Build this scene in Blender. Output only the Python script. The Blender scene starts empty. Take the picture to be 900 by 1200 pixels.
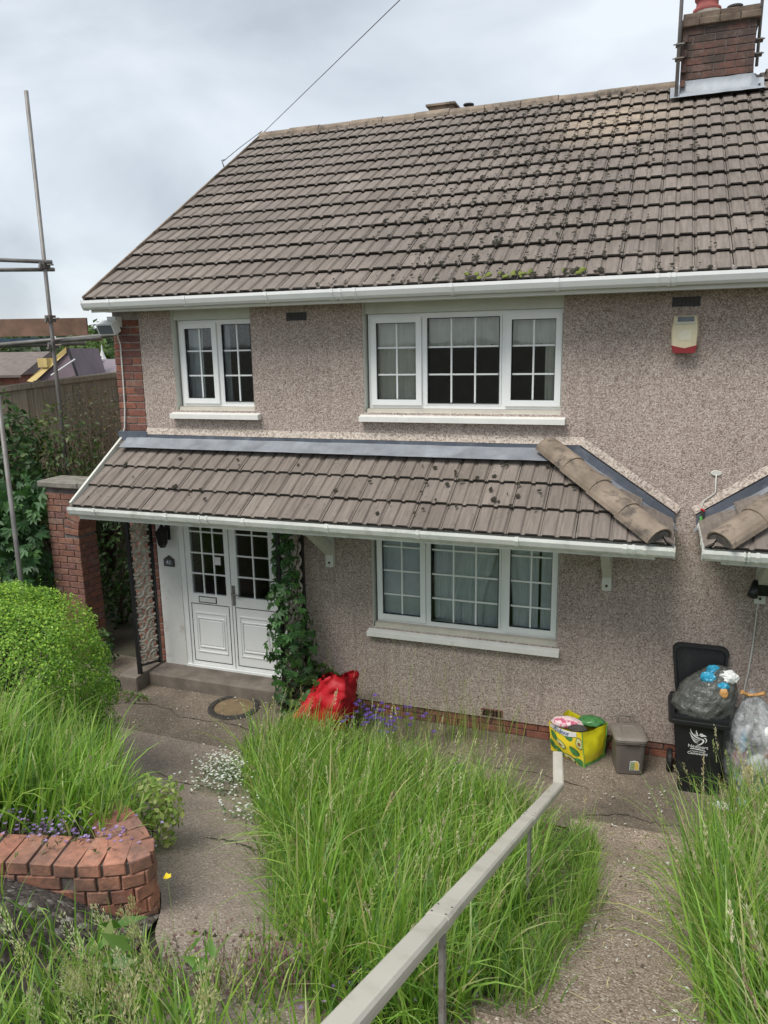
import bpy, bmesh, math, random
import numpy as np
from mathutils import Vector, Matrix, noise
random.seed(7)
RNG = np.random.default_rng(11)
S = bpy.context.scene
COL = S.collection
PI = math.pi

# ------------------------------------------------------------------ camera
yaw, pitch, roll = 0.34414, 0.21307, -0.01743
CAM = Vector((2.544, -6.7203, 3.6836))
fwd0 = Vector((-math.sin(yaw), math.cos(yaw), 0)); right0 = Vector((math.cos(yaw), math.sin(yaw), 0)); up0 = Vector((0, 0, 1))
f2 = fwd0*math.cos(pitch)-up0*math.sin(pitch); u2 = up0*math.cos(pitch)+fwd0*math.sin(pitch)
r3 = right0*math.cos(roll)+u2*math.sin(roll); u3 = u2*math.cos(roll)-right0*math.sin(roll)
cd = bpy.data.cameras.new('camera'); cam = bpy.data.objects.new('camera', cd); COL.objects.link(cam)
cam.matrix_world = Matrix(((r3.x, u3.x, -f2.x, CAM.x), (r3.y, u3.y, -f2.y, CAM.y), (r3.z, u3.z, -f2.z, CAM.z), (0, 0, 0, 1)))
cd.sensor_fit = 'VERTICAL'; cd.sensor_height = 24.0; cd.lens = 24*890.5/1200
cd.clip_start = 0.05; cd.clip_end = 3000
S.camera = cam
S.render.resolution_x = 768; S.render.resolution_y = 1024
S.view_settings.view_transform = 'Standard'; S.view_settings.look = 'None'
S.view_settings.exposure = 1.1; S.view_settings.gamma = 1.0

# ------------------------------------------------------------------ sky + sun (overcast)
SUN_EL, SUN_AZ = math.radians(58), math.radians(205)     # compass-like: direction the light comes from
w = bpy.data.worlds.new('World'); S.world = w; w.use_nodes = True
nt = w.node_tree; nt.nodes.clear()
def N(t, ty, **k):
    n = t.nodes.new(ty)
    for a, b in k.items(): setattr(n, a, b)
    return n
out = N(nt, 'ShaderNodeOutputWorld')
sky = N(nt, 'ShaderNodeTexSky'); sky.sky_type = 'NISHITA'; sky.sun_disc = False
sky.sun_elevation = SUN_EL; sky.sun_rotation = SUN_AZ
bg = N(nt, 'ShaderNodeBackground'); bg.inputs['Strength'].default_value = 0.1
nt.links.new(sky.outputs[0], bg.inputs[0])
tc = N(nt, 'ShaderNodeTexCoord')
mp = N(nt, 'ShaderNodeMapping'); mp.inputs['Scale'].default_value = (1.0, 1.0, 2.2); mp.inputs['Location'].default_value = (0.37, 0.1, 0.62)
nt.links.new(tc.outputs['Generated'], mp.inputs[0])
nz = N(nt, 'ShaderNodeTexNoise'); nz.inputs['Scale'].default_value = 2.3; nz.inputs['Detail'].default_value = 5; nz.inputs['Roughness'].default_value = 0.48; nz.inputs['Distortion'].default_value = 0.5
nt.links.new(mp.outputs[0], nz.inputs[0])
cr = N(nt, 'ShaderNodeValToRGB')
e = cr.color_ramp.elements
e[0].position = 0.36; e[0].color = (0.37, 0.405, 0.445, 1)
e[1].position = 0.62; e[1].color = (0.62, 0.655, 0.685, 1)
m_ = e.new(0.5); m_.color = (0.50, 0.54, 0.58, 1)
nt.links.new(nz.outputs[0], cr.inputs[0])
bg2 = N(nt, 'ShaderNodeBackground'); bg2.inputs['Strength'].default_value = 0.70
nt.links.new(cr.outputs[0], bg2.inputs[0])
mx = N(nt, 'ShaderNodeMixShader'); mx.inputs[0].default_value = 0.9
nt.links.new(bg.outputs[0], mx.inputs[1]); nt.links.new(bg2.outputs[0], mx.inputs[2]); nt.links.new(mx.outputs[0], out.inputs[0])
sl = bpy.data.lights.new('sun', 'SUN'); sl.energy = 1.5; sl.angle = math.radians(30); sl.color = (1, 0.965, 0.91)
so = bpy.data.objects.new('sun', sl); COL.objects.link(so)
sd = Vector((math.sin(SUN_AZ)*math.cos(SUN_EL), math.cos(SUN_AZ)*math.cos(SUN_EL), math.sin(SUN_EL)))
so.rotation_euler = sd.to_track_quat('Z', 'Y').to_euler(); so.location = (0, -5, 12)

# ------------------------------------------------------------------ materials
def newmat(name):
    m = bpy.data.materials.new(name); m.use_nodes = True
    t = m.node_tree; t.nodes.clear()
    o = N(t, 'ShaderNodeOutputMaterial'); b = N(t, 'ShaderNodeBsdfPrincipled')
    t.links.new(b.outputs[0], o.inputs[0])
    return m, t, b, o
def pos(t, scale=(1, 1, 1), obj=False):
    if obj:
        g = N(t, 'ShaderNodeTexCoord'); src = g.outputs['Object']
    else:
        g = N(t, 'ShaderNodeNewGeometry'); src = g.outputs['Position']
    mpn = N(t, 'ShaderNodeMapping'); mpn.inputs['Scale'].default_value = scale
    t.links.new(src, mpn.inputs[0]); return mpn.outputs[0]
def tnoise(t, vec, scale, detail=3, rough=0.55, dist=0):
    n = N(t, 'ShaderNodeTexNoise'); n.inputs['Scale'].default_value = scale; n.inputs['Detail'].default_value = detail
    n.inputs['Roughness'].default_value = rough; n.inputs['Distortion'].default_value = dist
    t.links.new(vec, n.inputs['Vector']); return n.outputs[0]
def ramp(t, fac, stops):
    r = N(t, 'ShaderNodeValToRGB'); el = r.color_ramp.elements
    while len(el) < len(stops): el.new(0.5)
    for k, (p, c) in enumerate(stops):
        el[k].position = p; el[k].color = (c[0], c[1], c[2], 1) if not isinstance(c, (int, float)) else (c, c, c, 1)
    t.links.new(fac, r.inputs[0]); return r.outputs[0]
def mixc(t, fac, a, b, mode='MIX'):
    n = N(t, 'ShaderNodeMix', data_type='RGBA', blend_type=mode)
    for s, v in ((0, fac), (6, a), (7, b)):
        if isinstance(v, (int, float)): n.inputs[s].default_value = v
        elif isinstance(v, tuple): n.inputs[s].default_value = (v[0], v[1], v[2], 1)
        else: t.links.new(v, n.inputs[s])
    return n.outputs[2]
def bump(t, b, h, dist=0.01, strength=0.6):
    n = N(t, 'ShaderNodeBump'); n.inputs['Distance'].default_value = dist; n.inputs['Strength'].default_value = strength
    t.links.new(h, n.inputs['Height']); t.links.new(n.outputs[0], b.inputs['Normal'])
def simple(name, c, rough=0.6, var=0.15, scale=6, bscale=None, bd=0.003, metal=0, dirt=None, coat=0):
    m, t, b, o = newmat(name)
    v = pos(t)
    n = tnoise(t, v, scale, 4)
    lo = tuple(x*(1-var) for x in c); hi = tuple(min(1, x*(1+var)) for x in c)
    col = ramp(t, n, [(0.3, lo), (0.7, hi)])
    if dirt:
        d = tnoise(t, pos(t), dirt[1], 6, 0.65)
        fac = ramp(t, d, [(dirt[2], 0.0), (dirt[3], dirt[4])])
        col = mixc(t, fac, col, dirt[0])
    t.links.new(col, b.inputs['Base Color'])
    b.inputs['Roughness'].default_value = rough; b.inputs['Metallic'].default_value = metal
    if bscale: bump(t, b, tnoise(t, v, bscale, 3), bd)
    return m
def speckle(name, scale, stops, tint_lo=0.8, tint_hi=1.15, bd=0.006, rough=0.95, stain=None, tscale=1.3):
    m, t, b, o = newmat(name)
    v = pos(t)
    vo = N(t, 'ShaderNodeTexVoronoi'); vo.inputs['Scale'].default_value = scale; t.links.new(v, vo.inputs['Vector'])
    sp = N(t, 'ShaderNodeSeparateColor'); t.links.new(vo.outputs['Color'], sp.inputs[0])
    col = ramp(t, sp.outputs[0], stops)
    tn = ramp(t, tnoise(t, v, tscale, 5, 0.6), [(0.3, tint_lo), (0.7, tint_hi)])
    col = mixc(t, 1.0, col, tn, 'MULTIPLY')
    if stain:
        s = ramp(t, tnoise(t, pos(t, stain[1]), stain[2], 5, 0.6), [(stain[3], 0.0), (stain[4], stain[5])])
        col = mixc(t, s, col, stain[0])
    t.links.new(col, b.inputs['Base Color']); b.inputs['Roughness'].default_value = rough
    inv = N(t, 'ShaderNodeMath', operation='SUBTRACT'); inv.inputs[0].default_value = 1; t.links.new(vo.outputs['Distance'], inv.inputs[1])
    bump(t, b, inv.outputs[0], bd, 0.8)
    return m
M = {}
M['pebbledash'] = speckle('pebbledash', 122, [(0, (.17, .125, .104)), (.10, (.25, .192, .162)), (.36, (.37, .293, .255)), (.64, (.455, .372, .328)), (.86, (.53, .445, .392)), (1, (.65, .575, .51))],
                          .82, 1.12, .004, stain=((.20, .155, .13), (9, 1, .5), 1.5, .54, .80, .50), tscale=.8)
M['bell'] = speckle('bellcast_render', 70, [(0, (.24, .19, .16)), (.4, (.44, .37, .315)), (1, (.60, .53, .46))], .85, 1.1, .004)
def brickmat(name, cols, mort=None, soot=0.0):
    m, t, b, o = newmat(name)
    oi = N(t, 'ShaderNodeObjectInfo')
    n = len(cols); c = ramp(t, oi.outputs['Random'], [(k/(n-1), cols[k]) for k in range(n)])
    v = pos(t)
    tn = ramp(t, tnoise(t, v, 22, 5, .65), [(.3, .62), (.72, 1.25)])
    c = mixc(t, 1.0, c, tn, 'MULTIPLY')
    lime = ramp(t, tnoise(t, v, 9, 5, .7), [(.56, 0.0), (.78, .55)])
    c = mixc(t, lime, c, (.36, .30, .26))
    if soot:
        s = ramp(t, tnoise(t, v, 3.5, 5, .65), [(.35, 0.0), (.62, soot)])
        c = mixc(t, s, c, (.05, .045, .04))
    t.links.new(c, b.inputs['Base Color']); b.inputs['Roughness'].default_value = .92
    bump(t, b, tnoise(t, v, 70, 4), .004, .7)
    return m
M['brick'] = brickmat('red_brick', [(.20, .075, .05), (.29, .115, .075), (.15, .07, .06), (.26, .095, .062), (.24, .13, .10)])
M['brick_dark'] = brickmat('garden_brick', [(.22, .10, .07), (.28, .135, .09), (.19, .10, .085), (.25, .115, .08), (.24, .15, .115)])
M['brick_chim'] = brickmat('chimney_brick', [(.13, .070, .055), (.21, .098, .072), (.10, .062, .052), (.16, .08, .06)], soot=.8)
M['brick_edge'] = brickmat('edging_brick', [(.46, .18, .11), (.53, .27, .18), (.40, .15, .095), (.48, .22, .145), (.43, .22, .16)], soot=.62)
M['mortar'] = simple('mortar', (.33, .30, .27), .95, .3, 14, 60, .004)
M['mortar_dark'] = simple('mortar_dark', (.15, .13, .12), .95, .35, 14, 60, .004)
def tilemat(name, canopy):
    m, t, b, o = newmat(name)
    oi = N(t, 'ShaderNodeObjectInfo')
    base = ramp(t, oi.outputs['Random'], [(0, (.165, .137, .115)), (.35, (.205, .171, .145)), (.7, (.185, .155, .132)), (1, (.235, .197, .168))])
    v = pos(t)
    streak = ramp(t, tnoise(t, pos(t, (26, 2.2, 2.2)), 1.6, 4, .6), [(.28, .70), (.72, 1.22)])
    c = mixc(t, 1.0, base, streak, 'MULTIPLY')
    big = ramp(t, tnoise(t, v, .9, 4, .6), [(.3, .84), (.7, 1.14)])
    c = mixc(t, 1.0, c, big, 'MULTIPLY')
    # grey-green algae and black lichen blotches
    sp = ramp(t, tnoise(t, v, 17, 5, .7), [(.60, 0.0), (.70, .75)])
    c = mixc(t, sp, c, (.075, .066, .058))
    pale = ramp(t, tnoise(t, v, 11, 4, .7), [(.64, 0.0), (.76, .5)])
    c = mixc(t, pale, c, (.36, .34, .29))
    if not canopy:
        # buff washed patch beside the chimney
        sx = N(t, 'ShaderNodeVectorMath', operation='DISTANCE'); t.links.new(pos(t, (1.0, 1.15, 0)), sx.inputs[0]); sx.inputs[1].default_value = (1.95, 3.15, 0)
        f = ramp(t, sx.outputs['Value'], [(.2, .85), (.95, 0.0)])
        f2_ = mixc(t, 1.0, f, ramp(t, tnoise(t, v, 6, 4, .7), [(.35, .25), (.6, 1.0)]), 'MULTIPLY')
        c = mixc(t, f2_, c, (.42, .33, .24))
    t.links.new(c, b.inputs['Base Color']); b.inputs['Roughness'].default_value = .88
    bump(t, b, tnoise(t, v, 90, 4, .7), .004, .6)
    return m
M['tile'] = tilemat('concrete_roof_tile', False); M['ctile'] = tilemat('canopy_roof_tile', True)
M['tile_edge'] = simple('dark_tile_edge', (.075, .064, .053), .95, .35, 20, 60)  # darker tone for tile front edges, sides, undersides and the decks below
M['ridge'] = simple('ridge_tile_concrete', (.235, .185, .14), .9, .3, 5, 50, .004, dirt=((.07, .06, .05), 9, .52, .66, .8))
M['moss'] = simple('black_moss', (.03, .027, .016), 1, .5, 30, 60, .006)
M['moss_green'] = simple('green_moss', (.14, .17, .03), 1, .4, 30, 60, .006)
M['lead'] = simple('lead_flashing', (.115, .13, .16), .6, .3, 4, 16, .004, metal=.35, dirt=((.26, .28, .32), 5, .52, .7, .6))
M['lead_pale'] = simple('pale_lead', (.225, .24, .262), .65, .3, 5, 18, .004, metal=.05, dirt=((.20, .22, .25), 6, .5, .68, .7))
M['upvc'] = simple('white_upvc', (.87, .88, .87), .35, .03, 3)
M['gutter'] = simple('white_gutter', (.78, .785, .765), .4, .05, 4, dirt=((.42, .43, .36), 4, .55, .8, .4))
M['gutter_old'] = simple('weathered_gutter', (.74, .745, .70), .5, .08, 5, dirt=((.25, .27, .19), 7, .50, .76, .55))
M['soffit'] = simple('painted_soffit', (.62, .62, .56), .6, .08, 5, dirt=((.35, .33, .26), 5, .5, .8, .5))
M['sill'] = simple('painted_sill', (.74, .73, .69), .6, .05, 6, dirt=((.45, .39, .30), 7, .58, .8, .6))
M['subsill'] = simple('stained_subsill', (.60, .55, .47), .6, .1, 6)
M['reveal'] = simple('painted_reveal', (.60, .61, .55), .6, .06, 4, dirt=((.40, .39, .32), 5, .55, .8, .5))
M['render'] = simple('white_render', (.70, .70, .67), .75, .06, 4, 30, .004, dirt=((.38, .33, .27), 5, .55, .75, .75))
M['rubber'] = simple('black_gasket', (.012, .012, .012), .6)
M['black'] = simple('black_paint', (.012, .012, .013), .4, .2)
M['blackplastic'] = simple('black_bin_plastic', (.012, .013, .015), .42, .25, 5, 120, .0008, dirt=((.06, .058, .055), 6, .55, .8, .5))
M['white'] = simple('white_plastic', (.76, .77, .75), .4, .05)
M['wire'] = simple('cable', (.62, .62, .58), .6)
M['wire_dark'] = simple('dark_cable', (.12, .125, .135), .6)
M['wire_grey'] = simple('grey_cable', (.22, .225, .235), .6)
M['galv'] = simple('galvanised_steel', (.225, .215, .205), .55, .25, 5, metal=.4, dirt=((.20, .17, .14), 8, .5, .7, .7))
M['galv_dull'] = simple('dull_galvanised_steel', (.15, .145, .135), .6, .3, 6, metal=.5, dirt=((.16, .09, .05), 10, .5, .7, .7))
M['plank'] = simple('scaffold_timber', (.22, .13, .09), .85, .25, 6, 40, .004, dirt=((.12, .08, .06), 9, .5, .7, .6))
M['bluesteel'] = simple('blue_board_end', (.19, .30, .42), .6, .2)
M['straw'] = simple('dry_straw', (.46, .40, .22), .9, .3, 20)
M['corbel'] = simple('sooty_corbel_brick', (.155, .115, .085), .95, .35, 9, 50, .005, dirt=((.33, .28, .2), 10, .58, .72, .5))
M['lead_chim'] = simple('chimney_lead', (.31, .335, .36), .5, .2, 4, 18, .005, metal=.1, dirt=((.22, .25, .29), 5, .5, .7, .6))
M['coping'] = simple('coping_stone', (.22, .20, .17), .92, .3, 7, 50, .005, dirt=((.10, .11, .08), 6, .5, .7, .7))
def woodmat():
    m, t, b, o = newmat('weathered_fence_wood'); oi = N(t, 'ShaderNodeObjectInfo')
    c = ramp(t, oi.outputs['Random'], [(0, (.28, .23, .17)), (.5, (.37, .305, .23)), (1, (.32, .27, .21))])
    s = ramp(t, tnoise(t, pos(t, (40, 40, 2)), 1.2, 4, .6), [(.3, .65), (.7, 1.2)])
    t.links.new(mixc(t, 1.0, c, s, 'MULTIPLY'), b.inputs['Base Color']); b.inputs['Roughness'].default_value = .9
    return m
M['fence'] = woodmat()
M['concrete'] = speckle('apron_concrete', 120, [(0, (.105, .080, .058)), (.3, (.15, .118, .088)), (.7, (.19, .153, .116)), (.95, (.235, .195, .15)), (1, (.43, .38, .31))], .66, 1.28, .002,
                        stain=((.07, .058, .042), (1, 1, 1), 1.6, .46, .72, .7))
M['path'] = speckle('path_concrete', 120, [(0, (.18, .142, .112)), (.3, (.26, .208, .165)), (.7, (.325, .265, .212)), (.95, (.385, .32, .26)), (1, (.56, .49, .41))], .70, 1.18, .002,
                    stain=((.13, .105, .07), (1, 1, 1), 1.3, .50, .76, .6))
M['ramp'] = speckle('exposed_aggregate', 112, [(0, (.16, .113, .083)), (.3, (.275, .205, .155)), (.62, (.37, .285, .22)), (.9, (.46, .37, .295)), (1, (.64, .57, .49))], .64, 1.22, .006,
                    stain=((.20, .175, .10), (1, 1, 1), 2.2, .50, .75, .5))
M['stepc'] = simple('step_concrete', (.185, .155, .13), .95, .2, 6, 60, .004, dirt=((.08, .07, .05), 4, .45, .7, .7))
M['soil'] = speckle('soil', 42, [(0, (.018, .014, .011)), (.5, (.055, .042, .034)), (.9, (.11, .09, .075)), (1, (.24, .22, .20))], .6, 1.2, .01)
M['ground'] = simple('ground_earth', (.06, .055, .035), 1, .3, 3, 20, .01)
M['stone'] = simple('pale_stone', (.56, .54, .50), .85, .15, 8, 40, .004)
M['rail'] = simple('grey_plastic_rail', (.51, .48, .41), .42, .07, 3, dirt=((.30, .29, .21), 7, .50, .74, .6))
M['flatbar'] = simple('dull_steel_bar', (.27, .26, .235), .55, .2, 9, metal=.3, dirt=((.10, .06, .04), 14, .5, .66, .6))
M['scroll'] = simple('rusty_white_paint', (.46, .43, .37), .7, .2, 9, dirt=((.20, .13, .09), 16, .48, .62, .8))
M['red'] = simple('red_woven_plastic', (.46, .006, .016), .55, .12, 7, 26, .006)
M['red_dark'] = simple('red_inner_plastic', (.33, .006, .012), .5, .12, 7)
M['yellow'] = simple('yellow_bag_plastic', (.75, .68, .02), .33, .1, 6, 22, .005)
M['bagyellow'] = simple('printed_yellow', (.80, .62, .03), .33, .06, 6)
M['baggreen'] = simple('bag_green_trim', (.12, .45, .10), .4, .12)
M['avo'] = simple('avocado_green_print', (.06, .20, .06), .35, .45, 28)
M['avo_in'] = simple('avocado_flesh_print', (.62, .62, .30), .35, .12)
M['avo_rim'] = simple('avocado_rim_print', (.05, .10, .03), .35, .12)
M['avo_pit'] = simple('avocado_stone_print', (.28, .12, .05), .35, .15)
M['pink'] = simple('pink_wrapper', (.72, .22, .30), .35, .3, 14)
M['pinkwhite'] = simple('pink_white_print', (.76, .60, .60), .3, .1, 9, 30, .004, dirt=((.55, .06, .16), 14, .5, .56, .9))
M['paper'] = simple('white_wrapper', (.78, .78, .77), .5, .08, 9, 30, .004)
M['blueprint'] = simple('blue_print', (.02, .09, .28), .4)
M['cyan'] = simple('blue_packet', (.03, .30, .48), .32, .2, 12, 40, .004)
M['tan'] = simple('orange_packet', (.62, .33, .12), .4, .2)
M['caddy'] = simple('grey_brown_caddy_plastic', (.125, .108, .098), .5, .12, 7, 60, .001, dirt=((.21, .185, .16), 5, .5, .8, .5))
M['caddylid'] = simple('faded_caddy_lid', (.20, .175, .15), .55, .12, 7)
M['sticker_g'] = simple('green_print', (.08, .28, .20), .4); M['sticker_y'] = simple('yellow_print', (.72, .50, .10), .4)
M['cream'] = simple('cream_plastic', (.70, .62, .42), .42, .07, 5, dirt=((.42, .33, .2), 8, .55, .8, .4))
M['badge'] = simple('faded_badge', (.70, .65, .50), .45, .08, 30)
M['alarmred'] = simple('dark_red_plastic', (.30, .025, .028), .38)
M['alarmgrey'] = simple('grey_lens', (.13, .15, .165), .25)
M['potred'] = simple('terracotta_pot', (.32, .085, .075), .8, .2, 8, 40, .003)
M['iron'] = simple('cast_iron', (.05, .045, .04), .7, .3, 12, 60, .002)
M['rustlid'] = simple('rusty_cover', (.19, .135, .075), .8, .3, 7, 40, .002)
M['interior'] = simple('room_wall', (.40, .37, .32), .9, .1)
M['net'] = simple('net_curtain', (.86, .83, .70), .9, .08, 8)
M['netgrey'] = simple('grey_net_curtain', (.85, .87, .88), .9, .08, 8)
M['bark'] = simple('bark', (.10, .075, .055), .95, .3, 10, 30, .006)
M['purple_mem'] = simple('purple_roof_membrane', (.17, .125, .145), .8, .15, 1.2)
M['purple_mem2'] = simple('grey_roof_membrane', (.21, .175, .20), .8, .1, 1.2)
M['insul'] = simple('yellow_batten', (.56, .42, .17), .8, .15, 2)
M['farbrick'] = simple('far_brick', (.27, .115, .08), .9, .2, 3)
M['farroof'] = simple('far_brown_tiles', (.165, .135, .12), .9, .2, 3)
M['farwhite'] = simple('far_white_paint', (.66, .66, .64), .7, .05)
M['hill'] = simple('hill_grass', (.06, .085, .055), 1, .4, .06)
def glassmat():
    m, t, b, o = newmat('window_glass'); t.nodes.remove(b)
    tr = N(t, 'ShaderNodeBsdfTransparent'); tr.inputs[0].default_value = (.86, .88, .88, 1)
    gl = N(t, 'ShaderNodeBsdfGlossy'); gl.inputs['Roughness'].default_value = .03; gl.inputs[0].default_value = (.9, .93, .95, 1)
    fr = N(t, 'ShaderNodeFresnel'); fr.inputs[0].default_value = 1.5
    bn = N(t, 'ShaderNodeBump'); bn.inputs['Strength'].default_value = .05; bn.inputs['Distance'].default_value = .02
    t.links.new(tnoise(t, pos(t), 3.0, 1), bn.inputs['Height']); t.links.new(bn.outputs[0], gl.inputs['Normal']); t.links.new(bn.outputs[0], fr.inputs['Normal'])
    x = N(t, 'ShaderNodeMixShader'); t.links.new(fr.outputs[0], x.inputs[0]); t.links.new(tr.outputs[0], x.inputs[1]); t.links.new(gl.outputs[0], x.inputs[2])
    t.links.new(x.outputs[0], o.inputs[0]); return m
M['glass'] = glassmat()
def filmmat(name, tint, alpha):
    m, t, b, o = newmat(name)
    b.inputs['Base Color'].default_value = (*tint, 1); b.inputs['Roughness'].default_value = .22
    tr = N(t, 'ShaderNodeBsdfTransparent'); tr.inputs[0].default_value = (.85, .86, .87, 1)
    x = N(t, 'ShaderNodeMixShader')
    fac = ramp(t, tnoise(t, pos(t), 9, 4, .6, .6), [(.35, max(0, alpha-.25)), (.65, min(1, alpha+.25))])
    t.links.new(fac, x.inputs[0]); t.links.new(tr.outputs[0], x.inputs[1]); t.links.new(b.outputs[0], x.inputs[2])
    bump(t, b, tnoise(t, pos(t), 14, 4, .6, 1.5), .02, .9)
    t.links.new(x.outputs[0], o.inputs[0]); return m
M['clearfilm'] = filmmat('clear_sack_film', (.62, .64, .66), .42)
M['greyfilm'] = filmmat('grey_sack_film', (.115, .118, .108), .84)
def leafmat(name, trans=.35, rough=.5):
    m, t, b, o = newmat(name)
    at = N(t, 'ShaderNodeAttribute'); at.attribute_name = 'Col'
    t.links.new(at.outputs['Color'], b.inputs['Base Color']); b.inputs['Roughness'].default_value = rough
    tl = N(t, 'ShaderNodeBsdfTranslucent'); 
    br = N(t, 'ShaderNodeMix', data_type='RGBA', blend_type='MULTIPLY'); br.inputs[0].default_value = 1; br.inputs[7].default_value = (1.25, 1.35, .8, 1)
    t.links.new(at.outputs['Color'], br.inputs[6]); t.links.new(br.outputs[2], tl.inputs[0])
    x = N(t, 'ShaderNodeMixShader'); x.inputs[0].default_value = trans
    t.links.new(b.outputs[0], x.inputs[1]); t.links.new(tl.outputs[0], x.inputs[2]); t.links.new(x.outputs[0], o.inputs[0])
    return m
M['leaf'] = leafmat('leaf_surface'); M['blade'] = leafmat('grass_blade', .38, .45); M['petal'] = leafmat('petal', .3, .6)

# ------------------------------------------------------------------ builders
WLOC = {}
class MB:
    def __init__(s): s.v = []; s.f = []; s.m = []
    def add(s, vs, fs, m=0):
        o = len(s.v); s.v += [tuple(v) for v in vs]
        for f in fs: s.f.append(tuple(i+o for i in f)); s.m.append(m)
        return s
    def quad(s, a, b, c, d, m=0): return s.add([a, b, c, d], [(0, 1, 2, 3)], m)
    def box(s, x0, x1, y0, y1, z0, z1, m=0, R=None, c=None):
        vs = [(x, y, z) for z in (z0, z1) for y in (y0, y1) for x in (x0, x1)]
        if R is not None:
            c = Vector(c) if c is not None else Vector(((x0+x1)/2, (y0+y1)/2, (z0+z1)/2))
            vs = [tuple(R @ (Vector(v)-c)+c) for v in vs]
        return s.add(vs, [(0, 2, 3, 1), (4, 5, 7, 6), (0, 1, 5, 4), (2, 6, 7, 3), (0, 4, 6, 2), (1, 3, 7, 5)], m)
    def cbox(s, x0, x1, y0, y1, z0, z1, ch=.004, m=0, jit=0, R=None):
        """box with chamfered front (-y) and top edges"""
        j = lambda: random.uniform(-jit, jit)
        xs, ys, zs = (x0, x1), (y0, y1), (z0, z1)
        vs = []
        for y, k in ((y1, 0), (y0+ch, 0), (y0, ch)):
            for x, z in ((x0+k, z0+k), (x1-k, z0+k), (x1-k, z1-k), (x0+k, z1-k)):
                vs.append((x+j(), y+j()*.6, z+j()))
        fs = [(3, 2, 1, 0)]
        for r in (0, 4):
            for k in range(4): fs.append((r+k, r+(k+1) % 4, r+4+(k+1) % 4, r+4+k))
        fs.append((8, 9, 10, 11))
        if R is not None: vs = [tuple(R @ Vector(v)) for v in vs]
        return s.add(vs, fs, m)
    def tube(s, pts, r, n=8, m=0, caps=True):
        pts = [Vector(p) for p in pts]; rr = r if isinstance(r, (list, tuple)) else [r]*len(pts)
        o = len(s.v); up = None
        for i, p in enumerate(pts):
            d = (pts[min(i+1, len(pts)-1)]-pts[max(i-1, 0)]).normalized()
            if up is None:
                up = d.cross(Vector((0, 0, 1)) if abs(d.z) < .9 else Vector((1, 0, 0))).normalized()
            else:
                up = (up-d*up.dot(d)).normalized()
            sd_ = d.cross(up)
            for k in range(n):
                a = 2*PI*k/n; s.v.append(tuple(p+(up*math.cos(a)+sd_*math.sin(a))*rr[i]))
        for i in range(len(pts)-1):
            for k in range(n):
                s.f.append((o+i*n+k, o+i*n+(k+1) % n, o+(i+1)*n+(k+1) % n, o+(i+1)*n+k)); s.m.append(m)
        if caps:
            s.f.append(tuple(o+k for k in reversed(range(n)))); s.m.append(m)
            s.f.append(tuple(o+(len(pts)-1)*n+k for k in range(n))); s.m.append(m)
        return s
    def prism(s, prof, p0, p1, ax, ay, m=0):
        """extrude closed 2D profile (a,b) -> p + ax*a + ay*b from p0 to p1"""
        p0, p1, ax, ay = Vector(p0), Vector(p1), Vector(ax), Vector(ay); n = len(prof)
        vs = [p0+ax*a+ay*b for a, b in prof]+[p1+ax*a+ay*b for a, b in prof]
        fs = [(k, (k+1) % n, n+(k+1) % n, n+k) for k in range(n)]+[tuple(reversed(range(n))), tuple(range(n, 2*n))]
        return s.add(vs, fs, m)
    def lathe(s, prof, c, n=20, m=0):
        o = len(s.v); c = Vector(c)
        for r, z in prof:
            for k in range(n):
                a = 2*PI*k/n; s.v.append((c.x+r*math.cos(a), c.y+r*math.sin(a), c.z+z))
        for i in range(len(prof)-1):
            for k in range(n):
                s.f.append((o+i*n+k, o+i*n+(k+1) % n, o+(i+1)*n+(k+1) % n, o+(i+1)*n+k)); s.m.append(m)
        s.f.append(tuple(o+k for k in reversed(range(n)))); s.m.append(m)
        s.f.append(tuple(o+(len(prof)-1)*n+k for k in range(n))); s.m.append(m)
        return s
    def build(s, name, mats, parent=None, smooth=False, auto=None, org=None):
        me = bpy.data.meshes.new(name)
        org = Vector(org) if org is not None else Vector((0, 0, 0))
        me.from_pydata([(v[0]-org.x, v[1]-org.y, v[2]-org.z) for v in s.v], [], s.f)
        for m in (mats if isinstance(mats, (list, tuple)) else [mats]): me.materials.append(M[m] if isinstance(m, str) else m)
        if len(me.materials) > 1: me.polygons.foreach_set('material_index', s.m)
        if smooth: me.polygons.foreach_set('use_smooth', [True]*len(me.polygons))
        me.update()
        o = bpy.data.objects.new(name, me); COL.objects.link(o); o.location = org; WLOC[o] = org
        if parent is not None: par(o, parent)
        return o
def par(o, p):
    o.parent = p; o.matrix_parent_inverse = Matrix.Translation(-WLOC[p])
def tag(o, label=None, cat=None, group=None, kind=None):
    if label: o['label'] = label
    if cat: o['category'] = cat
    if group: o['group'] = group
    if kind: o['kind'] = kind
    return o
def thing(name, loc, label, cat, group=None):
    o = bpy.data.objects.new(name, None); COL.objects.link(o); o.location = loc; o.empty_display_size = .1; WLOC[o] = Vector(loc)
    return tag(o, label, cat, group)
def dup(o, parent, loc, rot=None):
    c = o.copy(); COL.objects.link(c); c.location = loc; WLOC[c] = Vector(loc)
    if rot is not None: c.rotation_euler = rot
    if parent is not None: par(c, parent)
    return c
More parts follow.
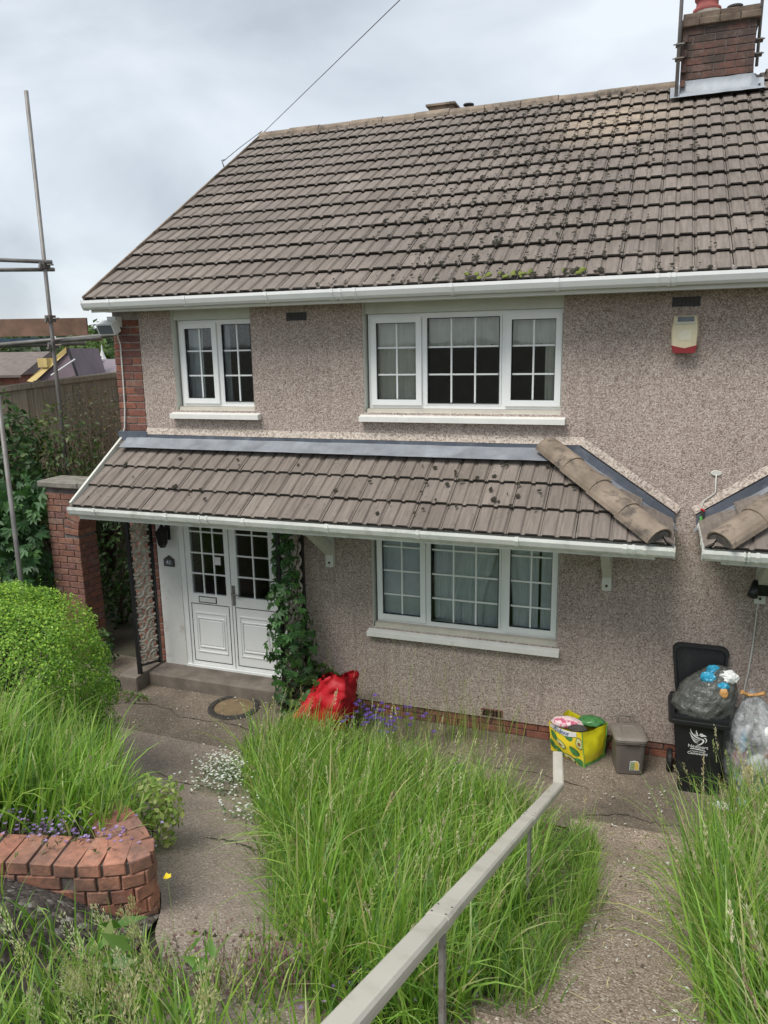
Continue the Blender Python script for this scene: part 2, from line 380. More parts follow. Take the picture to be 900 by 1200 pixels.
def npmesh(name, V, F4, mat, cols=None, F3=None, parent=None, smooth=False):
    """V (n,3); F4 (m,4) quads; F3 (k,3) tris; cols (n,3) point colours"""
    me = bpy.data.meshes.new(name)
    n4 = 0 if F4 is None else len(F4); n3 = 0 if F3 is None else len(F3)
    loops = np.concatenate([x.ravel() for x in (F4, F3) if x is not None]).astype(np.int32)
    starts = np.concatenate([np.arange(n4)*4, n4*4+np.arange(n3)*3]).astype(np.int32)
    me.vertices.add(len(V)); me.vertices.foreach_set('co', np.asarray(V, np.float32).ravel())
    me.loops.add(len(loops)); me.loops.foreach_set('vertex_index', loops)
    me.polygons.add(n4+n3); me.polygons.foreach_set('loop_start', starts)
    if smooth: me.polygons.foreach_set('use_smooth', np.ones(n4+n3, bool))
    me.update(calc_edges=True); me.validate()
    if cols is not None:
        a = me.color_attributes.new('Col', 'FLOAT_COLOR', 'POINT')
        a.data.foreach_set('color', np.concatenate([cols, np.ones((len(cols), 1))], 1).astype(np.float32).ravel())
    me.materials.append(M[mat] if isinstance(mat, str) else mat)
    o = bpy.data.objects.new(name, me); COL.objects.link(o); WLOC[o] = Vector((0, 0, 0))
    if parent is not None: par(o, parent)
    return o
def textmesh(body, size, mat, mw, name, parent, extrude=.0006):
    cu = bpy.data.curves.new('lettering', 'FONT'); cu.body = body; cu.size = size; cu.extrude = extrude; cu.align_x = 'CENTER'; cu.resolution_u = 2
    ob = bpy.data.objects.new('lettering', cu); COL.objects.link(ob)
    me = bpy.data.meshes.new_from_object(ob.evaluated_get(bpy.context.evaluated_depsgraph_get()))
    bpy.data.objects.remove(ob)
    me.transform(mw); me.materials.clear(); me.materials.append(M[mat])
    o = bpy.data.objects.new(name, me); COL.objects.link(o); WLOC[o] = Vector((0, 0, 0))
    if parent is not None: par(o, parent)
    return o
def sstep(a, b, t):
    if a > b: return 1-sstep(b, a, t)
    t = min(1, max(0, (t-a)/(b-a))); return t*t*(3-2*t)

# ------------------------------------------------------------------ terrain
def gz(x, y):
    t = -y-1.3; s = .5*(t+math.sqrt(t*t+.03))-.0043
    if s > 5.5: s = 5.5+(s-5.5)*.02
    z = .36*max(0, s)
    z += .11*sstep(-.2, -1.1, x)*sstep(-2.2, -.9, y)*(1-sstep(.3, .8, y)*0)
    z += 1.3*sstep(-4.6, -5.6, x)*sstep(-3.5, -.5, y)*(1-sstep(6, 12, y))
    z -= 4.5*sstep(14, 30, math.hypot(x, y)) if y > 0 else 0
    return z
def axis(lo, hi, st, far):
    a = list(np.arange(lo, hi+1e-6, st)); g = st*1.5; L = []; x = hi
    while x < far: x += g; g *= 1.35; L.append(x)
    g = st*1.5; R_ = []; x = lo
    while x > -far: x -= g; g *= 1.35; R_.append(x)
    return list(reversed(R_))+a+L
gx, gy = axis(-5.5, 5.5, .12, 900), axis(-8, 1.5, .12, 900)
V = np.array([(x, y, gz(x, y)-.02) for y in gy for x in gx]); nx = len(gx)
F = np.array([(j*nx+i, j*nx+i+1, (j+1)*nx+i+1, (j+1)*nx+i) for j in range(len(gy)-1) for i in range(nx-1)])
tag(npmesh('ground', V, F, 'ground', smooth=True), 'sloping garden earth around the house', 'ground', kind='structure')
def sheet(name, L, Rr, lift, mat, na=10, nl=60, label=None, cat=None, zf=None, wob=0.0):
    """draped strip between polylines L and Rr"""
    def res(P, n):
        P = np.array(P, float); d = np.r_[0, np.cumsum(np.hypot(*np.diff(P, axis=0).T))]
        t = np.linspace(0, d[-1], n); return np.c_[np.interp(t, d, P[:, 0]), np.interp(t, d, P[:, 1])]
    A, B = res(L, nl), res(Rr, nl); VV = []
    for j in range(nl):
        for i in range(na+1):
            p = A[j]+(B[j]-A[j])*i/na
            if wob and i in (0, na): p = p+np.array([noise.noise(Vector((p[0]*3, p[1]*3, i)))*wob, noise.noise(Vector((p[0]*3, p[1]*3, i+9)))*wob])
            VV.append((p[0], p[1], (zf or gz)(p[0], p[1])+lift))
    n = na+1
    FF = np.array([(j*n+i, j*n+i+1, (j+1)*n+i+1, (j+1)*n+i) for j in range(nl-1) for i in range(na)])
    return tag(npmesh(name, np.array(VV), FF, mat, smooth=True), label, cat, kind='structure')
sheet('concrete_apron', [(-3.6, -1.36), (4.5, -1.36)], [(-3.6, .3), (4.5, .3)], .004, 'concrete', 14, 60, 'stained concrete apron along the foot of the house wall', 'paving')
sheet('garden_path', [(-2.45, -1.22), (-1.15, -2.5), (-.2, -3.42), (.32, -3.95), (.75, -4.6), (1.1, -5.4)], [(-.7, -1.28), (-.55, -1.7), (.1, -2.5), (.75, -3.3), (1.35, -4.0), (1.9, -4.9)], .022, 'path', 12, 60, 'worn concrete path rising diagonally from the front door', 'path', wob=.05)
sheet('ramp_path', [(2.05, -4.32), (2.08, -3), (2.1, -2), (2.1, -1.2)], [(3.1, -4.32), (3.05, -3), (3.0, -2), (3.2, -1.2)], .020, 'ramp', 10, 50, 'pebbly exposed aggregate ramp beside the handrail', 'path', wob=.04)
st = MB(); 
for k in range(3):
    y1 = -4.28-k*.75; z1 = gz(2.5, y1)+.09+k*.02; st.cbox(2.02, 3.2, y1-.85, y1, z1-.5, z1, .02, jit=.004)
tag(st.build('garden_steps', 'ramp'), 'rough pebbly steps at the top of the ramp', 'steps', kind='structure')

# ------------------------------------------------------------------ house
H = thing('house', (0, 0, 0), 'semi-detached pebbledashed house with brown tiled roof and porch canopy', 'house')
XL, XR = -2.83, 7.5
def wall_grid(name, xs, zs, holes, y, mat, thick=.0):
    b = MB()
    for i in range(len(xs)-1):
        for j in range(len(zs)-1):
            cx, cz = (xs[i]+xs[i+1])/2, (zs[j]+zs[j+1])/2
            if any(h[0] < cx < h[1] and h[2] < cz < h[3] for h in holes): continue
            b.quad((xs[i], y, zs[j]), (xs[i+1], y, zs[j]), (xs[i+1], y, zs[j+1]), (xs[i], y, zs[j+1]))
    return b
W1 = (-2.11, -1.21, 3.09, 4.09); W2 = (-.04, 1.77, 3.09, 4.09); W3 = (0.0, 1.8, .96, 2.08); DR = (-2.42, -.81, .0, 2.08)
holes = [W1, W2, W3, DR]
b = wall_grid('front_wall', [-2.5, -2.42, -2.11, -1.21, -.81, -.04, 0.0, 1.77, 1.8, XR], [.155, .96, 2.08, 2.6, 3.09, 4.09, 4.12], holes, 0, 'pebbledash')
for (x0, x1, z0, z1) in (W1, W2, W3):                       # plastered reveals inside the openings
    b.quad((x0, 0, z0), (x0, 0, z1), (x0, .16, z1), (x0, .16, z0), 1); b.quad((x1, 0, z1), (x1, 0, z0), (x1, .16, z0), (x1, .16, z1), 1)
    b.quad((x0, 0, z0), (x0, .16, z0), (x1, .16, z0), (x1, 0, z0), 1); b.quad((x0, 0, z1), (x1, 0, z1), (x1, .16, z1), (x0, .16, z1), 1)
b.quad((-2.5, 0, .155), (-2.5, .02, .155), (XR, .02, .155), (XR, 0, .155))
wall = b.build('front_wall', ['pebbledash', 'reveal'], H)
b = MB(); b.box(XL+.02, XL+.1, .06, 7.2, -.1, 4.12); b.box(XR-.1, XR, .06, 7.2, -.1, 4.12); b.box(XL+.02, XR, 7.1, 7.2, -.1, 4.12)
b.add([(XL+.02, .1, 4.1), (XL+.02, 7.1, 4.1), (XL+.02, 3.6, 6.45)], [(0, 1, 2)])
b.build('side_wall', 'pebbledash', H)
b = MB(); b.box(XL+.12, XR-.12, .3, 7.0, 2.2, 2.5); b.box(XL+.12, XR-.12, .26, 7.0, -.1, .06); b.box(XL+.12, XR-.12, .3, 7.0, 4.1, 4.2); b.box(XL+.12, XR-.12, 2.8, 2.9, 0, 4.1); b.box(-.62, -.55, .25, 2.8, .06, 4.1); b.box(2.2, 2.27, .25, 2.8, .06, 4.1)
b.build('room_wall', 'interior', H)
# pale bell-cast strip above the flashing
b = MB(); b.add([(-2.5, -.002, 2.90), (1.97, -.002, 2.90), (1.95, -.03, 2.835), (-2.5, -.03, 2.835)], [(0, 1, 2, 3)])
b.add([(1.97, -.002, 2.90), (2.79, -.002, 2.335), (2.76, -.03, 2.28), (1.95, -.03, 2.835)], [(0, 1, 2, 3)])
b.add([(5.66-1.97, -.002, 2.90), (2.87, -.002, 2.335), (2.90, -.03, 2.28), (5.66-1.95, -.03, 2.835)], [(3, 2, 1, 0)])
b.build('bellcast_strip', 'bell', H)

# one brick, reused
def brickmesh(L, D, Hh, jit=.002, ch=.004):
    q = MB(); q.cbox(-L/2, L/2, 0, D, -Hh/2, Hh/2, ch, jit=jit); return q
def make_bricks(mat):
    P = {}
    for key, L in (('s', .213), ('h', .101)):
        P[key] = []
        for k in range(3):
            o = brickmesh(L, .05, .065).build('brick', mat); COL.objects.unlink(o); P[key].append(o)
    return P
def place_brick(P, key, x, y, z, parent, rz=0.0):
    o = random.choice(P[key]); return dup(o, parent, (x, y+random.uniform(-.003, .003), z), (0, random.uniform(-.012, .012), rz))
BR = make_bricks('brick')
qn = MB().box(-2.825, -2.45, .006, .15, .0, 4.12).build('brick_quoin', 'mortar', H)
for k in range(49):
    z = .30+k*.0765
    if z > 4.07 or 2.1 < z < 2.62: continue
    if k % 2: place_brick(BR, 's', -2.83+.107, -.003, z, qn); place_brick(BR, 'h', -2.83+.272, -.003, z, qn)
    else: place_brick(BR, 'h', -2.83+.051, -.003, z, qn); place_brick(BR, 's', -2.83+.216, -.003, z, qn)
pl = MB().box(-.81, XR, .028, .2, -.15, .16).build('brick_plinth', 'mortar_dark', H)
for r in range(3):
    x = -.81+(.11 if r % 2 else 0)
    while x < 4.6:
        place_brick(BR, 's', x+.107, .014, .115-r*.075, pl); x += .2245
for (x, z) in ((1.21, .21), (-.71, 3.985), (2.725, 4.0)):     # air bricks / vents
    v = MB(); v.box(x-.105, x+.105, -.006, .05, z-.037, z+.037)
    o = v.build('air_vent', 'brick' if z < 1 else 'black', H)
    g = MB()
    for i in range(6):
        for j in range(2): g.box(x-.09+i*.031, x-.068+i*.031, -.010, -.0065, z-.028+j*.03, z-.004+j*.03)
    g.build('vent_grille', 'black' if z < 1 else 'iron', o)

# windows -----------------------------------------------------------
def frame_box(b, x0, x1, z0, z1, wd, y0, y1, m=0):
    b.box(x0, x0+wd, y0, y1, z0, z1, m); b.box(x1-wd, x1, y0, y1, z0, z1, m)
    b.box(x0+wd, x1-wd, y0+.001, y1, z0, z0+wd, m); b.box(x0+wd, x1-wd, y0+.001, y1, z1-wd, z1, m)
def glazing(parent, x0, x1, z0, z1, nc, rows, y):
    """rows: z positions of bars incl. ends"""
    xs = [x0+(x1-x0)*i/nc for i in range(nc+1)]
    for i in range(nc):
        for j in range(len(rows)-1):
            MB().box(xs[i]+.002, xs[i+1]-.002, y, y+.004, rows[j]+.002, rows[j+1]-.002).build('pane', 'glass', parent)
    for x in xs[1:-1]: MB().box(x-.0075, x+.0075, y-.008, y+.012, z0, z1).build('glazing_bar', 'upvc', parent)
    for z in rows[1:-1]: MB().box(x0, x1, y-.0065, y+.0105, z-.0075, z+.0075).build('glazing_bar', 'upvc', parent)
def window(label, op, secs, z0, z1, rows, sillx):
    """secs: (x0,x1,nc,opening)"""
    x0, x1 = op[0], op[1]
    b = MB(); frame_box(b, x0+.02, x1-.004, z0, z1, .042, .085, .15)
    for s in secs[:-1]: b.box(s[1]+.003, s[1]+.037, .0845, .15, z0+.042, z1-.042)
    wn = b.build('window', 'upvc', H); wn['label'] = label
    for (a, c, nc, opening) in secs:
        wd = .052 if opening else .02
        q = MB(); frame_box(q, a, c, z0+.03, z1-.03, wd, .062 if opening else .082, .12)
        k = q.build('casement' if opening else 'fixed_light', 'upvc', wn)
        ga, gc = a+wd, c-wd; g0, g1 = z0+.03+wd, z1-.03-wd
        r = [g0]+[t for t in rows if g0+.05 < t < g1-.02]+[g1]
        q = MB(); frame_box(q, ga-.001, gc+.001, g0-.001, g1+.001, .006, .075, .1); q.build('gasket', 'rubber', wn)
        glazing(wn, ga, gc, g0, g1, nc, r, .10)
    MB().box(x0+.01, x1-.002, .03, .16, z0-.055, z0-.003).build('sub_sill', 'subsill', wn)
    s = MB(); sx0, sx1 = sillx; zt = z0-.05
    s.add([(sx0, -.072, zt-.066), (sx1, -.072, zt-.066), (sx1, -.072, zt-.020), (sx0, -.072, zt-.020), (sx0, .05, zt+.004), (sx1, .05, zt+.004), (sx0, .05, zt-.066), (sx1, .05, zt-.066)],
          [(0, 1, 2, 3), (3, 2, 5, 4), (0, 3, 4, 6), (1, 7, 5, 2), (0, 6, 7, 1)])
    s.build('sill', 'sill', wn)
    MB().box(x0+.004, x1-.002, .04, .16, z1+.002, op[3]+.02).build('head_board', 'reveal', wn)
    return wn
r2 = [3.435, 3.68]
window('two-light white window with dark panes at the upper left', W1, [(-2.06, -1.64, 2, True), (-1.60, -1.235, 2, False)], 3.125, 3.985, r2, (-2.16, -1.14))
window('wide white three-light window on the upper floor', W2, [(0.01, .50, 2, True), (.535, 1.235, 3, False), (1.27, 1.755, 2, True)], 3.125, 3.985, r2, (-.075, 1.815))
window('wide white three-light window under the canopy', W3, [(.03, .525, 2, True), (.56, 1.26, 3, False), (1.295, 1.785, 2, True)], 1.0, 2.09, [1.285, 1.53, 1.775], (-.045, 1.83))
# door ----------------------------------------------------------------
b = MB(); b.box(-2.49, -2.215, -.012, .12, .20, 2.1); b.build('white_pilaster', 'render', H)
b = MB(); b.box(-1.02, -.81, -.008, .12, .2, 2.1); b.build('white_pilaster', 'render', H)
b = MB(); b.box(-2.215, -2.158, -.002, .1, .26, 2.1); b.box(-1.07, -1.02, -.002, .1, .26, 2.1); b.box(-2.158, -1.07, .0, .1, 2.04, 2.1); b.box(-2.215, -1.02, -.02, .1, .235, .285)
b.build('door_frame', 'upvc', H)
for a, c, lab in ((-2.152, -1.618, None), (-1.606, -1.076, None)):
    b = MB(); y0, y1 = .012, .06
    st_ = .055 if a < -2 else .07
    ga, gc, g0, g1 = a+st_+.005, c-st_, 1.11, 2.0
    b.box(a, ga, y0, y1, .29, 2.035); b.box(gc, c, y0, y1, .29, 2.035); b.box(ga, gc, y0+.001, y1, .29, 1.11); b.box(ga, gc, y0+.001, y1, 2.0, 2.035)
    d = b.build('door', 'upvc', H)
    q = MB(); frame_box(q, a+.03, c-.03, .33, 1.0, .007, y0-.003, y0+.004); q.build('panel_groove', 'rubber', d)
    q = MB(); frame_box(q, a+.075, c-.075, .44, .90, .012, y0-.009, y0+.004); frame_box(q, a+.105, c-.105, .50, .84, .009, y0-.013, y0+.004)
    q.box(a+.13, c-.13, y0-.008, y0+.004, .53, .81); q.build('raised_panel', 'upvc', d)
    glazing(d, ga, gc, g0, g1, 3 if a < -2 else 2, [g0, 1.335, 1.565, 1.80, g1], .03)
    if a < -2:
        q = MB(); frame_box(q, -2.02, -1.80, 1.015, 1.085, .008, y0-.006, y0+.004, 0); q.box(-2.012, -1.808, y0-.004, y0+.003, 1.023, 1.077, 1); q.build('letterbox', ['black', 'white'], d)
        MB().box(-1.80, -1.73, .02, .028, 1.45, 1.535).build('door_notice', 'paper', d)
    else:
        q = MB(); q.box(-1.597, -1.567, y0-.012, y0+.002, 1.02, 1.24); q.tube([(-1.582, y0-.01, 1.16), (-1.582, y0-.05, 1.16), (-1.49, y0-.055, 1.155)], .009, 6); q.build('door_handle', 'galv', d)
MB().box(-2.16, -1.06, .005, .02, 1.105, 1.112)
st = MB(); st.cbox(-2.52, -.62, -.31, .03, .0, .262, .015, jit=.003); st.build('door_step', 'stepc', H)
st = MB(); st.cbox(-2.75, -2.525, -.50, .03, .0, .285, .012, jit=.003); st.build('step_plinth', 'stepc', H)

# main roof -------------------------------------------------------------
TH = math.atan(.614); Y0, Z0 = -.31, 4.20
def slope_pt(x, s, n=0.0):      # s up slope, n along the normal
    return Vector((x, Y0+s*math.cos(TH)-n*math.sin(TH), Z0+s*math.sin(TH)+n*math.cos(TH)))
TW = .268
def tile_geo(Lx=.30, Ly=.36, ends=True):
    pr = [(0.003, 0)]
    for k in range(2):
        o = k*.15
        pr += [(o+.012, 0.0), (o+.024, .015), (o+.122, .015), (o+.136, 0.0)]
    pr.append((.297, 0)); pr = [(a_*TW/.30, h_) for a_, h_ in pr]; n = len(pr); th = .013
    b = MB(); vs = []
    for y in (0, Ly):
        vs += [(x, y, h) for x, h in pr]
    vs += [(x, 0, h-th) for x, h in pr]
    fs = [(k, k+1, n+k+1, n+k) for k in range(n-1)]
    b.add(vs, fs, 0)
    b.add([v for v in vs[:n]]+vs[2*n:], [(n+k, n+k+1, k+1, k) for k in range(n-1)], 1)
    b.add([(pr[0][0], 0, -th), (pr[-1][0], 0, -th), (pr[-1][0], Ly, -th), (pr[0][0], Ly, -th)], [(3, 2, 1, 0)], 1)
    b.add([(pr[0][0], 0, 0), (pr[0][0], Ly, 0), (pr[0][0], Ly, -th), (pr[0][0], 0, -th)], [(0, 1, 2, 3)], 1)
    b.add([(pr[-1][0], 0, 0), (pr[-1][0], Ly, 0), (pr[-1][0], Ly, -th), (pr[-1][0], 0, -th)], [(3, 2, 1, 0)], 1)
    return b
TILE = tile_geo()
TILT = math.asin(.028/.313); GA = .313
deck = MB(); 
a, c, d_, e_ = slope_pt(XL-.03, .02, -.02), slope_pt(XR+.1, .02, -.02), slope_pt(XR+.1, 4.62, -.02), slope_pt(XL-.03, 4.62, -.02)
ab = Vector((0, 0, -.05)); deck.add([a, c, d_, e_, a+ab, c+ab, d_+ab, e_+ab], [(0, 1, 2, 3), (7, 6, 5, 4), (0, 4, 5, 1), (1, 5, 6, 2), (2, 6, 7, 3), (3, 7, 4, 0)])
bk = lambda v: Vector((v.x, 7.22-v.y, v.z)); deck.add([bk(a), bk(c), bk(d_), bk(e_)], [(3, 2, 1, 0)])
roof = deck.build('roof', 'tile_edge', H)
slots = []
for r in range(15):
    for k in range(31):
        x = XL-.035+k*TW; p = slope_pt(x, -.03+r*GA, .025)
        slots.append((((p+Vector((.15, .1, .1)))-CAM).length - (3 if x < 4.1 else 0), x, r, p))
slots.sort(key=lambda t: t[0])
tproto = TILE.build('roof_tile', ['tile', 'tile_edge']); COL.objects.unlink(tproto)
rest = MB()
for i, (dd, x, r, p) in enumerate(slots):
    rot = Matrix.Rotation(TH-TILT+random.uniform(-.004, .004), 4, 'X')
    jx, jn = random.uniform(-.0015, .0015), random.uniform(-.003, .003)
    pp = p+Vector((jx, 0, jn))
    if 2.6 < x+.134 < 3.35 and p.y > 3.05: continue
    if i < 306: dup(tproto, roof, pp, rot.to_euler())
    else:
        mw = Matrix.Translation(pp) @ rot; o = len(rest.v)
        rest.v += [tuple(mw @ Vector(v)) for v in TILE.v]; rest.f += [tuple(q+o for q in f) for f in TILE.f]; rest.m += TILE.m
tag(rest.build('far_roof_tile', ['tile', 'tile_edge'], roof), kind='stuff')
# verge mortar strip
b = MB(); b.prism([(0, -.03), (.02, -.03), (.02, .045), (0, .045)], slope_pt(XL-.055, -.02), slope_pt(XL-.055, 4.62), (1, 0, 0), (0, -math.sin(TH), math.cos(TH)))
b.build('verge_mortar', 'ridge', roof)
# ridge tiles
zr = Z0+(3.6-Y0)*.614
def halfround(b, p0, p1, r, th=.016, n=8, side=None):
    p0, p1 = Vector(p0), Vector(p1); d = (p1-p0).normalized(); u = Vector((0, 0, 1)); u = (u-d*u.dot(d)).normalized(); s_ = d.cross(u); o = len(b.v)
    for p, rr in ((p0, r), (p1, r), (p1, r-th), (p0, r-th)):
        for k in range(n+1):
            a_ = PI*k/n; b.v.append(tuple(p+s_*math.cos(a_)*rr+u*math.sin(a_)*rr*.86))
    m = n+1
    for rrow in range(3):
        for k in range(n): b.f.append((o+rrow*m+k, o+rrow*m+k+1, o+(rrow+1)*m+k+1, o+(rrow+1)*m+k)); b.m.append(0)
    for k in range(n): b.f.append((o+3*m+k, o+3*m+k+1, o+k+1, o+k)); b.m.append(0)
    return b
hp = halfround(MB(), (0, 0, 0), (.448, 0, 0), .125).build('ridge_tile', 'ridge'); COL.objects.unlink(hp)
x = XL-.04; k = 0
while x < XR:
    if not 2.35 < x < 3.3: dup(hp, roof, (x, 3.6, zr-.045+random.uniform(-.006, .006)), (0, random.uniform(-.008, .008), 0))
    x += .455
# ridge vents (small hood and pipe behind the ridge)
b = MB(); b.box(-.45, -.12, 3.62, 3.95, zr-.05, zr+.12); b.box(-.48, -.09, 3.58, 3.99, zr+.12, zr+.145); b.build('roof_vent', 'ridge', roof)
b = MB(); b.tube([(.05, 3.75, zr-.1), (.05, 3.75, zr+.12)], .045, 10); b.tube([(.05, 3.75, zr+.12), (.05, 3.75, zr+.135)], .07, 10); b.build('vent_pipe', 'iron', roof)
# moss
ms = MB()
def mossblob(mb, p, s, m=0):
    vs = []; ex, ey = random.uniform(.7, 1.7), random.uniform(.6, 2.0)
    for (zz, rr) in ((0, 1), (.55, .8)):
        for k in range(5):
            a_ = 2*PI*k/5+random.random()*.6; q = rr*random.uniform(.6, 1.15)
            vs.append((p[0]+math.cos(a_)*s*q*ex, p[1]+math.sin(a_)*s*q*ey-zz*s*.3, p[2]+math.sin(a_)*s*q*ey*.61+zz*s*.5))
    vs.append((p[0], p[1]-s*.3, p[2]+s*.5))
    mb.add(vs, [(k, (k+1) % 5, 5+(k+1) % 5, 5+k) for k in range(5)]+[(5+k, 5+(k+1) % 5, 10) for k in range(5)], m)
for i in range(7000):
    x = random.uniform(XL, 4.2); r = random.randrange(15)
    dens = math.exp(-((x-1.1)/1.0)**2)*.95+.10+.16*(x > 1.0)
    if noise.noise(Vector((x*1.3, r*.35, 2)))*.5+.5+dens*.55 < .74 or random.random() > dens+.05: continue
    sx = round((x-XL+.035)/.134)*.134+XL-.035-.0+random.uniform(-.035, .035)
    p = slope_pt(sx, -.03+r*GA+random.choice((0.005, random.uniform(0, .28), random.uniform(0, .12))), .05)
    mossblob(ms, p, random.choice((random.uniform(.005, .011), random.uniform(.005, .011), random.uniform(.008, .019))))
for i in range(36):
    p = slope_pt(random.uniform(.9, 2.1), random.uniform(-.02, .06), .045); mossblob(ms, p, random.uniform(.012, .028), random.choice((0, 1, 1)))
CTH = math.atan(.55/.86); CY0, CZ0 = -.82, 2.215
def cpt(x, s, n=0.0): return Vector((x, CY0+s*math.cos(CTH)-n*math.sin(CTH), CZ0+s*math.sin(CTH)+n*math.cos(CTH)))
for i in range(70):
    x = random.choice((random.uniform(-2.7, 2.4), random.uniform(.6, 2.4))); s_ = random.uniform(0, .9)
    p = cpt(x, s_, .05)
    if p.x > 1.72-p.y*1.04-.1: continue
    mossblob(ms, p, random.uniform(.008, .021))
tag(ms.build('moss_clump', ['moss', 'moss_green'], roof, smooth=True), kind='stuff')

# main gutter ------------------------------------------------------------
OG = [(0, 0), (.012, .0), (.012, .01), (-.002, .012), (-.004, -.015), (.012, -.055), (.03, -.075), (.10, -.075), (.10, .0), (.095, .0), (.095, -.068), (.033, -.068), (.018, -.05), (.004, -.012)]
def gutter(name, p0, p1, inward, mat, br, parent, unions=(), ends=(0, 1)):
    g = MB().prism(OG, p0, p1, inward, (0, 0, 1)).build(name, mat, parent)
    p0, p1 = Vector(p0), Vector(p1); L = (p1-p0).length; d = (p1-p0).normalized(); iv = Vector(inward)
    OB = [(-.008, .014), (.014, .014), (.014, .009), (.0, .006), (.004, -.016), (.018, -.053), (.034, -.070), (.10, -.070), (.10, -.082), (.028, -.082), (.006, -.058), (-.011, -.018)]
    t = br*.35
    while t < L:
        q = MB().prism(OB, p0+d*t, p0+d*(t+.03), iv, (0, 0, 1)).build('gutter_bracket', mat, g); t += br
    for u in unions:
        q = MB()
        for o_ in (-.05, .03): q.prism(OB, p0+d*(u+o_), p0+d*(u+o_+.025), iv, (0, 0, 1))
        q.build('gutter_union', mat, g)
    for e0 in [(0, L)[q] for q in ends]:
        sgn = -1 if e0 == 0 else 1
        MB().prism([(-.008, .014), (.10, .004), (.10, -.082), (.028, -.082), (.006, -.058), (-.011, -.018)], p0+d*(e0), p0+d*(e0+sgn*.008), iv, (0, 0, 1)).build('stop_end', mat, g)
    return g
gutter('gutter', (XL-.03, -.39, 4.175), (XR, -.39, 4.19), (0, 1, 0), 'gutter', .86, H, (2.72, 5.4))
MB().box(XL-.01, XR, -.283, -.262, 4.075, 4.24).build('fascia', 'gutter', H)
MB().box(XL-.01, XR, -.262, -.002, 4.085, 4.10).build('soffit', 'soffit', H)

